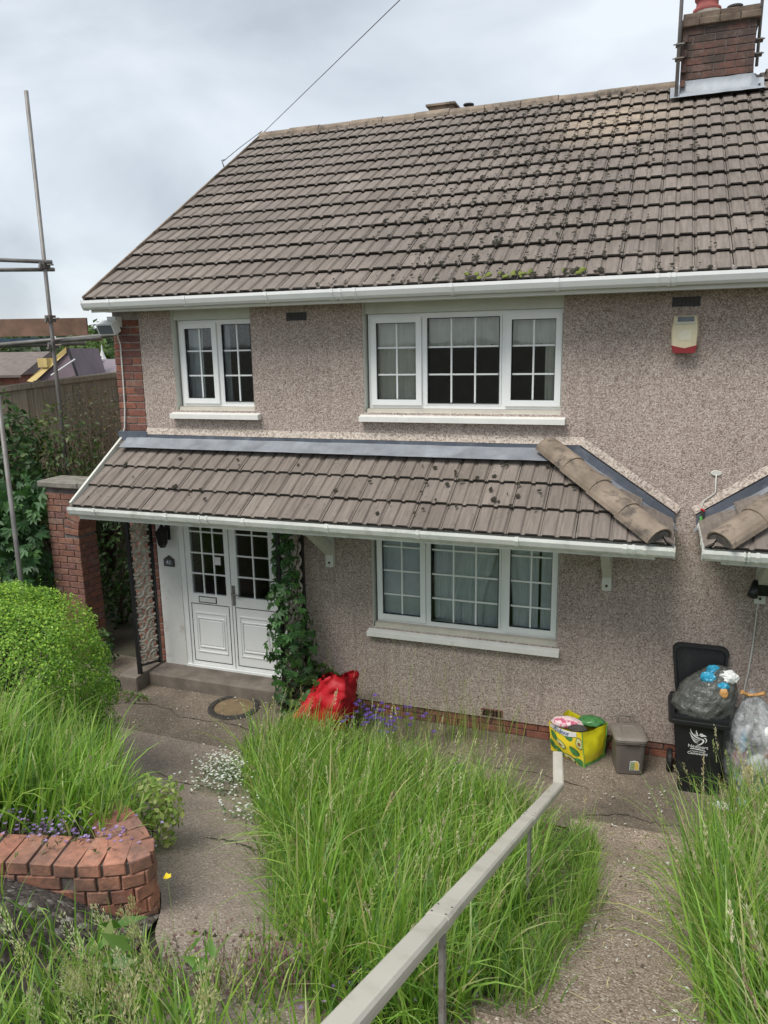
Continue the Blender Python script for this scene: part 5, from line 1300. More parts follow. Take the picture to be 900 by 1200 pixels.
# gable under re-roofing: purple membrane with yellow verge
d_ = 30.0; t = thing('far_gable', tuple(ipt(70, 470, d_)), 'far gabled roof being re-covered with yellow edge battens', 'house')
G = {k: ipt(x, y, d_) for k, (x, y) in dict(l=(34, 447), a=(80, 408), r=(92, 447)).items()}; back = Vector((-.45, .89, 0))*5
b = MB(); b.add([G['l'], G['r'], G['a'], G['l']+back*.3, G['r']+back, G['a']+back], [(0, 1, 2), (1, 4, 5, 2), (0, 2, 5, 3)]); b.add([G['l'], G['r'], G['r']+Vector((0, 0, -5)), G['l']+Vector((0, 0, -5)), G['r']+back+Vector((0, 0, -5)), G['r']+back], [(0, 1, 2, 3), (1, 5, 4, 2)]); b.build('roof', 'purple_mem', t)
b = MB(); e1, e2 = G['l']+Vector((0, -.12, .02)), G['a']+Vector((0, -.12, .05)); b.add([e1, e2, e2+Vector((.0, 0, -.22)), e1+Vector((.35, 0, -.05)), e1+back*.12, e2+back*.12], [(0, 1, 2, 3), (0, 4, 5, 1)]); b.build('verge_batten', 'insul', t)
q0 = ipt(50, 426, d_-.2); b = MB(); b.box(q0.x-.25, q0.x+.2, q0.y, q0.y+.4, q0.z-.15, q0.z+.2); b.build('insulation_pack', 'insul', t)
b = MB(); e1, e2 = G['a']+Vector((0, -.1, 0)), G['r']+Vector((0, -.1, .2)); b.add([e1, e2, e2+Vector((.14, 0, 0)), e1+Vector((.14, 0, 0))], [(0, 1, 2, 3)]); b.build('dark_strap', 'black', t)
b = MB(); e1, e2 = ipt(60, 440, d_-.4), ipt(88, 421, d_-.4); b.tube([e1, e2], .035, 6); b.build('roof_ladder', 'farwhite', t)
# white cupola
q = ipt(121.5, 432, 44); t = thing('cupola', tuple(q), 'small white pointed cupola on a far roof by the house corner', 'cupola')
b = MB(); b.lathe([(.30, -1.2), (.30, .15), (.36, .18), (.36, .24), (.27, .30)], q, 8); b.build('drum', 'farwhite', t)
b = MB(); b.lathe([(.34, .28), (.24, .48), (.13, .75), (.06, 1.0), (.02, 1.35)], q, 8); b.build('spire', 'farwhite', t)
b = MB(); 
for k in range(8):
    a = 2*PI*k/8+.39; b.box(q.x+.285*math.cos(a)-.05, q.x+.285*math.cos(a)+.05, q.y+.285*math.sin(a)-.05, q.y+.285*math.sin(a)+.05, q.z-.12, q.z+.1)
b.build('louvre', 'alarmgrey', t)

# hills
def hill(name, brg, d, wd, h, label):
    VV = []; n = 40
    for j in range(8):
        for i in range(n+1):
            a = brg+(i/n-.5)*wd; rr = d*(1+j*.09); prof_ = math.sin(PI*j/7)*h*(.55+.45*noise.noise(Vector((a*7, d*.01, 2)))+.25*noise.noise(Vector((a*23, 1, d))))
            VV.append((CAM.x+rr*math.cos(a), CAM.y+rr*math.sin(a), -5+max(0, prof_)))
    FF = np.array([(j*(n+1)+i, j*(n+1)+i+1, (j+1)*(n+1)+i+1, (j+1)*(n+1)+i) for j in range(7) for i in range(n)])
    tag(npmesh(name, np.array(VV), FF, 'hill', smooth=True), label, 'hill', kind='structure')
hill('hill', 2.25, 420, 1.6, 26, 'low wooded hill on the far horizon')
hill('hill', 2.7, 620, 1.2, 46, 'higher far hill on the horizon')

# ------------------------------------------------------------------ vegetation
def in_poly(P, poly):
    x, y = P[:, 0], P[:, 1]; r = np.zeros(len(P), bool); n = len(poly)
    for i in range(n):
        x0, y0 = poly[i]; x1, y1 = poly[(i+1) % n]
        c = ((y0 > y) != (y1 > y)) & (x < (x1-x0)*(y-y0)/((y1-y0) or 1e-9)+x0); r ^= c
    return r
def scatter(poly, n):
    poly = np.array(poly, float); lo, hi = poly.min(0), poly.max(0); out = np.zeros((0, 2))
    while len(out) < n:
        q = lo+RNG.random((n*2, 2))*(hi-lo)
        dens = np.array([noise.noise(Vector((a*2.2, b*2.2, 7)))*.5+.5 for a, b in q[:]])
        q = q[in_poly(q, poly) & (RNG.random(len(q)) < .25+1.1*dens)]; out = np.r_[out, q]
    return out[:n]+RNG.normal(0, .045, (n, 2))
def ribbons(base, h, az, th0, th1, wd, cols, seg=5, taper=(.7, 1, .9, .68, .4, .03)):
    n = len(base); P = base.copy(); V = []; sx, sy = -np.sin(az), np.cos(az); dx, dy = np.cos(az), np.sin(az)
    tw = RNG.uniform(-.9, .9, n); cx, cy = sx*np.cos(tw)+dx*np.sin(tw), sy*np.cos(tw)+dy*np.sin(tw)
    C = []
    for k in range(seg+1):
        if k:
            th = th0+th1*((k-.5)/seg)**1.3; P = P+np.c_[dx*np.sin(th), dy*np.sin(th), np.cos(th)]*(h/seg)[:, None]
        hw = wd*.5*taper[min(k, len(taper)-1) if seg == 5 else int(k*5/seg)]
        s = np.c_[cx*hw, cy*hw, np.zeros(n)]; V += [P-s, P+s]; C += [cols, cols]
    VV = np.stack(V, 1).reshape(-1, 3); CC = np.stack(C, 1).reshape(-1, 3); m = 2*(seg+1)
    o = np.arange(n)[:, None]*m
    F = np.concatenate([o+np.array([[2*k, 2*k+1, 2*k+3, 2*k+2]]) for k in range(seg)], 1).reshape(-1, 4)
    return VV, F, CC, P
def palette(n, cs, ws, var=.18):
    i = RNG.choice(len(cs), n, p=np.array(ws)/sum(ws)); c = np.array(cs, float)[i]
    return c*RNG.uniform(1-var, 1+var, (n, 1))*RNG.uniform(.93, 1.07, (n, 3))
def heads(tip, az, L, k, spread, size, cols):
    """spikelets along the top L of each stem: small pointed quads"""
    n = len(tip); t = RNG.random((n, k)); ang = RNG.random((n, k))*2*PI
    r = spread*(.25+.75*np.sin(np.pi*(1-t)*.9+.15))*RNG.uniform(.3, 1, (n, k))
    droop = .35
    d = np.c_[np.cos(az)*droop, np.sin(az)*droop, np.ones(n)*.9]; d /= np.linalg.norm(d, axis=1)[:, None]
    P = tip[:, None, :]-d[:, None, :]*(t*L[:, None])[:, :, None]+np.stack([np.cos(ang)*r, np.sin(ang)*r, -np.abs(r)*.2], 2)
    P = P.reshape(-1, 3); m = len(P)
    dr = np.repeat(d, k, 0)+np.stack([np.cos(ang)*.45, np.sin(ang)*.45, np.zeros_like(ang)], 2).reshape(-1, 3)
    dr /= np.linalg.norm(dr, axis=1)[:, None]
    sd = np.cross(dr, RNG.normal(size=(m, 3))); sd /= np.linalg.norm(sd, axis=1)[:, None]
    s = size*RNG.uniform(.7, 1.3, (m, 1))
    V = np.stack([P-dr*s, P+sd*s*.32, P+dr*s, P-sd*s*.32], 1).reshape(-1, 3)
    F = np.arange(m*4).reshape(-1, 4); C = np.repeat(np.repeat(cols, k, 0)*RNG.uniform(.8, 1.2, (m, 1)), 4, 0)
    return V, F, C
GREENS = [(.225, .385, .050), (.155, .295, .042), (.31, .46, .095), (.105, .215, .042), (.50, .46, .23), (.40, .49, .18)]
def grass(name, pts, zf, hr, wd, label, seeds=0, seedh=(.6, .85), ws=(4, 4, 3, 2.2, .55, .8), bend=(.1, 1.5), cs=GREENS, lean_az=None, head=(.10, 16, .008, .007), hfac=None, extra=None, cat='grass'):
    n = len(pts); z = np.array([zf(a, b) for a, b in pts]); base = np.c_[pts, z-.01]
    h = RNG.uniform(hr[0], hr[1], n)*(1 if hfac is None else hfac(pts)); az = RNG.random(n)*2*PI
    if lean_az is not None: 
        cl = np.array([noise.noise(Vector((a*2.3, b*2.3, 3)))*4.2 for a, b in pts]); az = lean_az+cl+RNG.normal(0, 1.15, n)
        h = h*np.array([.78+.55*(noise.noise(Vector((a*2.9, b*2.9, 8)))*.5+.5) for a, b in pts])
    V, F, C, _ = ribbons(base, h, az, RNG.uniform(.0, .38, n), bend[0]+(bend[1]-bend[0])*RNG.random(n)**1.9, wd*RNG.uniform(.45, 1.5, n), palette(n, cs, ws))
    Vs, Fs, Cs = [V], [F], [C]; off = len(V)
    if seeds:
        i = RNG.choice(n, seeds); b2 = base[i]; az2 = az[i]+RNG.normal(0, .4, seeds); h2 = RNG.uniform(seedh[0], seedh[1], seeds)*(1 if hfac is None else hfac(pts[i]))
        cs2 = palette(seeds, [(.27, .36, .10), (.44, .43, .20), (.52, .47, .27)], (3, 2.5, 1.6))
        V, F, C, tip = ribbons(b2, h2, az2, RNG.uniform(0, .15, seeds), RNG.uniform(.1, .9, seeds), np.full(seeds, .0032), cs2, taper=(1, 1, .9, .8, .6, .4))
        Vs.append(V); Fs.append(F+off); Cs.append(C); off += len(V)
        V, F, C = heads(tip, az2, h2*head[0]*RNG.uniform(.8, 1.5, seeds), head[1], head[2], head[3], palette(seeds, [(.50, .47, .28), (.38, .42, .18), (.60, .56, .38), (.32, .24, .19)], (3, 2.5, 3, .6)))
        Vs.append(V); Fs.append(F+off); Cs.append(C)
    return tag(npmesh(name, np.concatenate(Vs), np.concatenate(Fs), 'blade', np.concatenate(Cs)), label, cat, kind='stuff')
def fz(x, y): return gz(x, y)+.165*sstep(.45, .05, x)*sstep(-4.18, -4.42, y)
mid = [(-.72, -1.15), (-.60, -.70), (.2, -.78), (1.0, -1.10), (1.75, -1.55), (2.02, -2.1), (2.10, -2.8), (2.04, -3.5), (1.96, -4.1), (1.90, -4.55), (1.45, -4.5), (1.12, -4.0), (.76, -3.35), (.14, -2.5), (-.50, -1.7)]
hm = lambda p: np.clip(.62+.42*np.clip((-p[:, 1]-.7)/1.3, 0, 1), 0, 1)*np.clip(1.12-.32*np.clip((p[:, 0]-1.0), 0, 1), 0, 1.1)
grass('tall_grass', scatter(mid, 10500), gz, (.24, .69), .0100, 'tall overgrown grass filling the bed between the two paths', 300, (.52, .85), lean_az=-.4, bend=(.05, 2.1), hfac=hm, head=(.15, 26, .008, .0085), ws=(4.5, 3.2, 4.2, 2.2, .7, 1.2))
grass('grass_understory', scatter(mid, 8000), gz, (.08, .34), .0105, 'short dense grass growing beneath the tall grass between the paths', 0, lean_az=1.0, bend=(.3, 2.2), ws=(3, 3, 2, 4, 1.3, .8))
# ragged low fringe along the path edges
fr = []
for a, c in (((-.62, -1.35), (.12, -2.5)), ((.12, -2.5), (1.08, -4.0)), ((2.2, -1.6), (2.3, -2.8)), ((2.3, -2.8), (2.12, -4.1))):
    k = RNG.random(900); fr.append(np.c_[a[0]+(c[0]-a[0])*k, a[1]+(c[1]-a[1])*k]+RNG.normal(0, .05, (900, 2)))
grass('verge_grass', np.concatenate(fr), gz, (.10, .34), .005, 'short ragged grass along the edges of the paths', 30, (.3, .5), bend=(.4, 1.9))
bedp = [(-3.0, -4.22), (-.35, -4.08), (.06, -3.98), (.0, -3.78), (-.50, -3.34), (-1.02, -2.92), (-1.5, -2.95), (-3.0, -3.0)]
grass('bed_grass', scatter(bedp, 7500), bz, (.26, .70), .0125, 'lush green grass in the raised bed below the hedge', 110, (.6, .85), ws=(5, 4, 4.5, 1.5, .35, .6), lean_az=1.2, bend=(.2, 2.0), hfac=lambda p: .60+.46*np.clip((-.1-p[:, 0])/.9, 0, 1))
rgt = [(3.0, -1.75), (3.16, -1.3), (3.46, -.80), (4.5, -.6), (5.0, -2.0), (5.0, -4.6), (3.08, -4.9), (2.92, -3.9), (2.90, -2.6)]
grass('right_grass', scatter(rgt, 13500), gz, (.26, .76), .0098, 'tall seeding grass along the right side of the ramp', 480, (.60, .98), ws=(3.4, 4, 3, 2.6, .8, 1.1), lean_az=2.7, bend=(.2, 2.1), head=(.20, 40, .011, .0095))
fp = [(.0, -5.3), (.0, -4.75), (.45, -4.40), (.80, -4.55), (1.25, -4.95), (1.45, -5.3), (.8, -5.8)]
ff = scatter(fp, 1000)
grass('near_grass', ff, fz, (.07, .27), .0095, 'loose long grass in the foreground left of the path', 0, bend=(.3, 1.9), ws=(4, 5, 2.5, 3, .5, .8))
fp2 = [(.52, -4.85), (.68, -4.55), (1.0, -4.60), (1.4, -4.95), (1.2, -5.4), (.6, -5.3)]
grass('feathery_grass', scatter(fp2, 420), fz, (.12, .36), .010, 'feathery pale seed heads of grass in the near left foreground', 46, (.28, .52), bend=(.5, 1.9), lean_az=2.7, head=(.34, 120, .032, .0068))
grass('near_weed', scatter([(-1.6, -5.2), (-1.2, -4.62), (-.1, -4.5), (.1, -4.9), (-.4, -5.4)], 130), fz, (.06, .24), .008, 'sparse grass blades on the dark gravel at the lower left corner', 8, (.2, .34), bend=(.2, 1.7), ws=(3, 5, 1.5, 4, .5, .8))
fp3 = [(1.0, -4.2), (1.45, -4.3), (1.75, -4.75), (1.5, -5.1), (1.0, -4.7)]
grass('near_grass', scatter(fp3, 190), gz, (.10, .40), .008, 'sparse upright grass blades at the near end of the path', 10, (.3, .5), bend=(.1, 1.2))
wp = [(-.9, -.12), (-.5, -.32), (1.2, -.55), (1.5, -.10)]
grass('wall_grass', scatter(wp, 260), gz, (.2, .5), .005, 'thin seeding grass stems against the foot of the wall', 70, (.55, .98), bend=(.1, .8))

def leaves(P, nrm, size, cols, asp=.5, fold=.25, jitter=.7):
    """one folded pointed leaf per point"""
    n = len(P); nr = nrm+RNG.normal(0, jitter, (n, 3)); nr /= np.linalg.norm(nr, axis=1)[:, None]
    t = np.cross(nr, RNG.normal(size=(n, 3))); t /= np.linalg.norm(t, axis=1)[:, None]; s = np.cross(nr, t)
    L = (size*RNG.uniform(.65, 1.3, n))[:, None]
    V = np.stack([P-t*L*.5, P+s*L*asp*.5+nr*L*fold*.3-t*L*.06, P+t*L*.5, P-s*L*asp*.5+nr*L*fold*.3-t*L*.06], 1).reshape(-1, 3)
    o = np.arange(n)[:, None]*4
    F3 = np.concatenate([o+[[0, 1, 2]], o+[[0, 2, 3]]], 1).reshape(-1, 3)
    return V, F3, np.repeat(cols, 4, 0)
def palmate(P, nrm, size, cols, k=5, jitter=.5, droop=.4):
    n = len(P); nr = nrm+RNG.normal(0, jitter, (n, 3)); nr /= np.linalg.norm(nr, axis=1)[:, None]
    up = np.tile([[0., 0, -1.]], (n, 1))+RNG.normal(0, .45, (n, 3)); t = up-nr*(up*nr).sum(1)[:, None]; t /= np.linalg.norm(t, axis=1)[:, None]; s = np.cross(nr, t)
    L0 = size*RNG.uniform(.65, 1.25, n); VV, FF, CC = [], [], []; off = 0
    for j in range(k):
        a = (j-(k-1)/2)*.62; d = t*math.cos(a)+s*math.sin(a); q = np.cross(nr, d); L = (L0*(1-.22*abs(j-(k-1)/2)/2))[:, None]
        V = np.stack([P+d*L*.06, P+d*L*.55+q*L*.21+nr*L*.05, P+d*L*1.0-nr*L*.12, P+d*L*.55-q*L*.21+nr*L*.05], 1).reshape(-1, 3)
        o = np.arange(n)[:, None]*4+off; FF.append(np.concatenate([o+[[0, 1, 2]], o+[[0, 2, 3]]], 1).reshape(-1, 3)); VV.append(V); CC.append(np.repeat(cols*RNG.uniform(.9, 1.1, (n, 1)), 4, 0)); off += len(V)
    return np.concatenate(VV), np.concatenate(FF), np.concatenate(CC)
def blob_pts(c, r, n, p=2.0, shell=(.55, 1.05), lumps=.22, freq=2.5, seed=0):
    d = RNG.normal(size=(n, 3)); d /= np.linalg.norm(d, axis=1)[:, None]
    k = (np.abs(d)**p).sum(1)**(-1/p)
    lm = np.array([noise.noise(Vector(v)*freq+Vector((seed, 0, 0))) for v in d])*lumps+1
    rr = (RNG.uniform(0, 1, n)**.45)*(shell[1]-shell[0])+shell[0]
    P = d*(k*lm*rr)[:, None]*np.array(r); keep = RNG.random(n) < .45+.55*np.clip(np.array([noise.noise(Vector(v)*freq*2.6+Vector((seed, 4, 0))) for v in d])*2.4+.55, 0, 1)
    return (P+np.array(c))[keep], d[keep]
def root(name, loc, label, cat, group=None): return thing(name, loc, label, cat, group)
def stems(parent, base, tops, r, mat='bark', name='stem', wig=.06):
    b = MB()
    for tp_ in tops:
        p0, p1 = Vector(base), Vector(tp_); pts = [p0.lerp(p1, k/5)+Vector((random.uniform(-wig, wig), random.uniform(-wig, wig), 0))*(0 if k == 0 else 1) for k in range(6)]
        b.tube(pts, [r*(1-.14*k) for k in range(6)], 6)
    return b.build(name, mat, parent, True)

# clipped box hedge
t = root('box_hedge', (-2.1, -2.65, .5), 'bright green clipped box hedge above the raised bed on the left', 'hedge')
P, d = blob_pts((-2.42, -2.64, 1.12), (1.16, .56, .83), 165000, 3.6, (.76, 1.03), .09, 5.0, 3)
sh = RNG.choice(np.where(P[:, 2] > 1.72)[0], 170); k_ = RNG.integers(2, 5, 170); q_ = np.concatenate([P[i]+np.c_[RNG.normal(0, .012, k), RNG.normal(0, .012, k), np.linspace(.0, .02*k, k)] for i, k in zip(sh, k_)])
P = np.r_[P, q_]; d = np.r_[d, np.tile([[0, 0, .5]], (len(q_), 1))]
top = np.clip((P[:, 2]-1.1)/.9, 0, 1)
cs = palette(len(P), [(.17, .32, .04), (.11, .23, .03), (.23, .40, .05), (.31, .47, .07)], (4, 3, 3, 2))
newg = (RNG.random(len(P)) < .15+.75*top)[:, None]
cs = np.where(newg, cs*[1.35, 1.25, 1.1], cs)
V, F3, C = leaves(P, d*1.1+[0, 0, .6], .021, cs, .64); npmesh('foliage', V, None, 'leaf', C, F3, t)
b = MB(); 
stems(t, (-2.2, -2.65, .4), [(-2.2+random.uniform(-.9, .9), -2.65+random.uniform(-.35, .35), 1.8) for _ in range(26)], .014, wig=.03)
# creeper over the right porch post
t = root('climber', (-.74, -.38, .05), 'dark green leafy climber wound round the trellis post right of the door', 'climber')
n = 640; z = .10+1.93*RNG.random(n)**1.15; wd = np.interp(z, [0, .4, .9, 1.3, 1.6, 2.05], [.30, .27, .23, .19, .11, .07]); a = RNG.random(n)*2*PI
P = np.c_[-.735+np.cos(a)*wd*RNG.uniform(.35, 1.15, n)+.14*(z < .6)*RNG.random(n)-.05*(z > 1.3), -.34+np.sin(a)*wd*RNG.uniform(.45, 1, n), z]
dn = np.c_[np.cos(a), np.sin(a), .35*np.ones(n)]
V, F3, C = palmate(P, dn, .080, palette(n, [(.05, .125, .035), (.075, .18, .045), (.035, .09, .028), (.11, .22, .06)], (4, 3, 3, 1.2))); npmesh('foliage', V, None, 'leaf', C, F3, t)
stems(t, (-.74, -.40, .03), [(-.80, -.42, 1.9), (-.68, -.30, 1.7), (-.66, -.24, 1.95), (-.84, -.40, 1.3)], .012)
# low leafy growth at its foot
t = root('wall_shrub', (-.52, -.22, .0), 'dark leafy growth at the foot of the wall beside the red bag', 'shrub')
P, d = blob_pts((-.50, -.22, .25), (.34, .18, .26), 1000, 2.2, (.4, 1.05), .3, 2, 8); V, F3, C = leaves(P, d+[0, 0, .4], .07, palette(len(P), [(.035, .09, .025), (.06, .13, .035)], (1, 1)), .5); npmesh('foliage', V, None, 'leaf', C, F3, t)
stems(t, (-.5, -.2, 0), [(-.6, -.25, .45), (-.4, -.2, .45), (-.5, -.3, .4)], .006)
# creeper and shrubs at the left
t = root('creeper', (-4.6, -.1, .6), 'big-leaved green creeper hanging left of the brick arch wall', 'climber')
n = 900; P = np.c_[RNG.uniform(-5.6, -4.10, n), RNG.uniform(-.15, .25, n), RNG.uniform(.5, 2.25, n)]; P[:, 1] -= .25*np.sin(P[:, 0]*5+P[:, 2]*3)*.5
V, F3, C = palmate(P, np.tile([[.45, -.8, .35]], (n, 1)), .135, palette(n, [(.045, .12, .035), (.065, .165, .045), (.03, .08, .025), (.10, .21, .06)], (4, 3, 3, 1.2))); npmesh('foliage', V, None, 'leaf', C, F3, t)
stems(t, (-4.7, .1, .2), [(-4.3, 0, 2.1), (-4.9, 0, 2.2), (-5.2, 0, 2.0)], .012)
def shrub(name, c, r, n, size, cs, ws, label, asp=.5, seed=1, cat='shrub', base=None, nst=10, sr=.014, shell=(.35, 1.05), stemmat='bark', lumps=.25):
    t = root(name, (c[0], c[1], base if base is not None else c[2]-r[2]), label, cat)
    P, d = blob_pts(c, r, n, 2.3, shell, lumps, 2.4, seed); V, F3, C = leaves(P, d*.9+[.1, -.2, .4], size, palette(len(P), cs, ws), asp); npmesh('foliage', V, None, 'leaf', C, F3, t)
    b0 = Vector((c[0], c[1], base if base is not None else c[2]-r[2]))
    stems(t, b0, [(c[0]+random.uniform(-.8, .8)*r[0], c[1]+random.uniform(-.8, .8)*r[1], c[2]+r[2]*random.uniform(.3, .9)) for _ in range(nst)], sr, stemmat)
    return t
DG = [(.028, .07, .02), (.045, .105, .028), (.07, .15, .035), (.12, .19, .05)]
shrub('dark_shrub', (-5.55, .55, 2.15), (1.05, .55, 1.05), 7500, .085, DG, (4, 4, 2, .5), 'dense dark green shrub under the fence at the left edge', base=.6, seed=4)
shrub('olive_shrub', (-4.62, .95, 2.0), (.62, .4, .95), 2600, .07, [(.05, .09, .025), (.09, .14, .035), (.14, .17, .045)], (3, 3, 1), 'olive green shrub between the fence and the arch wall', base=.6, seed=5)
t = shrub('twiggy_shrub', (-4.35, 1.45, 2.35), (.78, .35, .90), 3200, .045, [(.10, .085, .035), (.15, .10, .05), (.08, .11, .03)], (3, 2, 2), 'brown twiggy shrub against the fence left of the house corner', base=.7, seed=6, nst=46, sr=.007)
shrub('alley_shrub', (-4.1, 1.25, 1.15), (.62, .32, 1.1), 3400, .075, DG, (4, 4, 2, .4), 'dark green shrub filling the alley behind the brick arch', base=.0, seed=7)
shrub('alley_weed', (-2.92, -.52, .16), (.17, .14, .17), 420, .055, [(.06, .16, .04), (.10, .22, .05)], (1, 1), 'leafy weed beside the left trellis post', seed=8, nst=4, sr=.004)
shrub('step_weed', (-2.52, -.66, .10), (.26, .10, .09), 420, .04, [(.08, .16, .03), (.12, .20, .04), (.2, .16, .07)], (2, 2, 1), 'low weed creeping along the foot of the door step', seed=9, nst=4, sr=.003)
shrub('alley_weed', (-3.35, -.05, .30), (.16, .15, .26), 420, .06, DG, (1, 2, 3, 1), 'weed growing beneath the brick arch in the alley', seed=10, nst=5, sr=.004)
MB()
shrub('pale_plant', (-.20, -3.36, .98), (.20, .18, .20), 1100, .042, [(.38, .46, .12), (.28, .40, .08), (.50, .55, .22), (.16, .28, .05)], (3, 3, 1.5, 1), 'pale yellow-green leafy plant spilling over the bed edge onto the path', .62, seed=11, nst=6, sr=.003, base=.75)
shrub('fern_plant', (.05, -1.15, .28), (.28, .2, .24), 900, .03, [(.16, .30, .04), (.22, .37, .06)], (1, 1), 'feathery bright green plant in the grass near the red bag', .3, seed=12, nst=8, sr=.003)
Vw, Fw, Cw, ow = [], [], [], 0
for (x, y, r_, k_) in ((.25, -1.4, .13, 26), (1.45, -2.0, .12, 22), (.75, -2.9, .13, 26), (1.9, -2.9, .10, 18), (1.2, -1.2, .12, 20), (-.45, -1.0, .12, 24), (1.55, -3.7, .12, 24), (3.1, -2.2, .12, 22), (3.05, -3.3, .12, 22), (.75, -4.75, .10, 14), (1.05, -4.7, .08, 10)):
    a = RNG.random(k_)*2*PI; q = RNG.random(k_)*r_; P = np.c_[x+np.cos(a)*q, y+np.sin(a)*q, np.array([gz(x, y)]*k_)+RNG.uniform(.04, .34, k_)]
    V, F3, C = leaves(P, np.c_[np.cos(a)*.5, np.sin(a)*.5-.3, np.ones(k_)*.9], .115, palette(k_, [(.09, .20, .035), (.14, .27, .05), (.20, .24, .06)], (3, 3, .7)), .36, jitter=.45)
    Vw.append(V); Fw.append(F3+ow); Cw.append(C); ow += len(V)
tag(npmesh('broadleaf_weed', np.concatenate(Vw), None, 'leaf', np.concatenate(Cw), np.concatenate(Fw)), 'broad-leaved weeds growing up through the long grass', 'weeds', kind='stuff')
# flowers
def flowers(name, pts, hs, size, cols, stemc, label, cat, petals=5, kind='stuff', leafn=0, leafc=None, leafs=.03):
    n = len(pts); base = np.c_[pts, [gzb(a, b) for a, b in pts]]
    az = RNG.random(n)*2*PI; V, F, C, tip = ribbons(base, hs, az, RNG.uniform(0, .4, n), RNG.uniform(0, .6, n), np.full(n, .0025), np.tile(stemc, (n, 1)), taper=(1, 1, 1, 1, .8, .6))
    Vs, Qs, Ts, Cs = [V], [F], [], [C]; off = len(V)
    for k in range(petals):
        a = az+2*PI*k/petals; d = np.c_[np.cos(a), np.sin(a), .45*np.ones(n)]; s = np.c_[-np.sin(a), np.cos(a), np.zeros(n)]; L = (size*RNG.uniform(.8, 1.2, n))[:, None]
        W = np.stack([tip, tip+d*L*.6+s*L*.36, tip+d*L, tip+d*L*.6-s*L*.36], 1).reshape(-1, 3); Vs.append(W); Qs.append(np.arange(len(W)).reshape(-1, 4)+off); off += len(W); Cs.append(np.repeat(cols, 4, 0))
    if leafn:
        i = RNG.integers(0, n, leafn); tt = RNG.random((leafn, 1)); P = base[i]*(1-tt)+tip[i]*tt+RNG.normal(0, .012, (leafn, 3))
        W, F3, C3 = leaves(P, np.tile([[0, 0, 1.]], (leafn, 1)), leafs, palette(leafn, leafc, np.ones(len(leafc))), .35); Vs.append(W); Ts.append(F3+off); Cs.append(C3)
    o = npmesh(name, np.concatenate(Vs), np.concatenate(Qs), 'petal', np.concatenate(Cs), np.concatenate(Ts) if Ts else None)
    return tag(o, label, cat, kind=kind)
def gzb(x, y): return gz(x, y)
pt = np.r_[RNG.normal((-.62, -1.75), (.13, .12), (420, 2)), RNG.normal((-.42, -1.32), (.12, .09), (170, 2)), RNG.normal((-.50, -2.2), (.14, .07), (90, 2)), RNG.normal((-.02, -2.62), (.09, .05), (50, 2))]
flowers('white_flowers', pt, RNG.uniform(.04, .22, len(pt)), .0105, palette(len(pt), [(.82, .83, .80)], [1], .06), (.20, .26, .14), 'clump of small white flowers spilling onto the path from the grass', 'flowers', leafn=1500, leafc=[(.22, .27, .17), (.28, .32, .22), (.10, .18, .05)])
def gzb(x, y): return bz(x, y)
pt = np.r_[RNG.normal((-.10, -4.08), (.18, .05), (110, 2)), RNG.normal((.20, -3.98), (.05, .05), (36, 2)), RNG.normal((-.6, -4.18), (.2, .05), (60, 2))]
flowers('purple_flowers', pt, RNG.uniform(.05, .17, len(pt)), .0105, palette(len(pt), [(.30, .20, .46), (.40, .30, .58), (.20, .11, .26)], [2, 2, 1]), (.14, .10, .10), 'small purple flowers along the top of the brick edging', 'flowers', leafn=420, leafc=[(.10, .10, .06), (.13, .07, .09), (.09, .14, .04)])
def gzb(x, y): return gz(x, y)
pt = np.r_[RNG.normal((1.55, -4.35), (.12, .08), (60, 2)), RNG.normal((1.8, -4.15), (.10, .06), (40, 2))]
flowers('purple_flowers', pt, RNG.uniform(.05, .16, len(pt)), .010, palette(len(pt), [(.30, .18, .50), (.42, .32, .60)], [2, 2]), (.14, .10, .10), 'small purple flowers under the near end of the handrail', 'flowers', leafn=300, leafc=[(.10, .10, .06), (.13, .07, .09)])
pt = np.r_[RNG.normal((.32, -.55), (.16, .10), (46, 2)), RNG.normal((.05, -.42), (.1, .06), (20, 2))]
flowers('violet_flowers', pt, RNG.uniform(.2, .42, len(pt)), .028, palette(len(pt), [(.16, .08, .40), (.10, .05, .28)], [2, 1]), (.10, .16, .05), 'deep violet flowers behind the tall grass near the wall', 'flowers', leafn=200, leafc=[(.10, .18, .05)])
pt = np.array([(.42, -4.02), (.425, -4.015)])
def gzb(x, y): return gz(x, y)+.0
pt = np.array([(.62, -4.26), (.62, -4.26)])
flowers('yellow_poppy', pt[:1], np.array([.27]), .022, np.array([[.85, .62, .02]]), (.15, .24, .05), 'single yellow poppy beside the path at the brick corner', 'flower', 6, kind=None)
pt = np.r_[RNG.normal((1.25, -4.35), (.16, .10), (170, 2)), RNG.normal((.95, -4.55), (.15, .10), (120, 2))]
flowers('red_sorrel', pt, RNG.uniform(.06, .22, len(pt)), .010, palette(len(pt), [(.17, .085, .085), (.24, .13, .11), (.12, .07, .06)], [2, 1, 1]), (.16, .09, .08), 'reddish brown sorrel weeds at the near end of the path', 'weeds', leafn=700, leafc=[(.16, .08, .08), (.11, .09, .06), (.12, .15, .05)], leafs=.02)
t = None
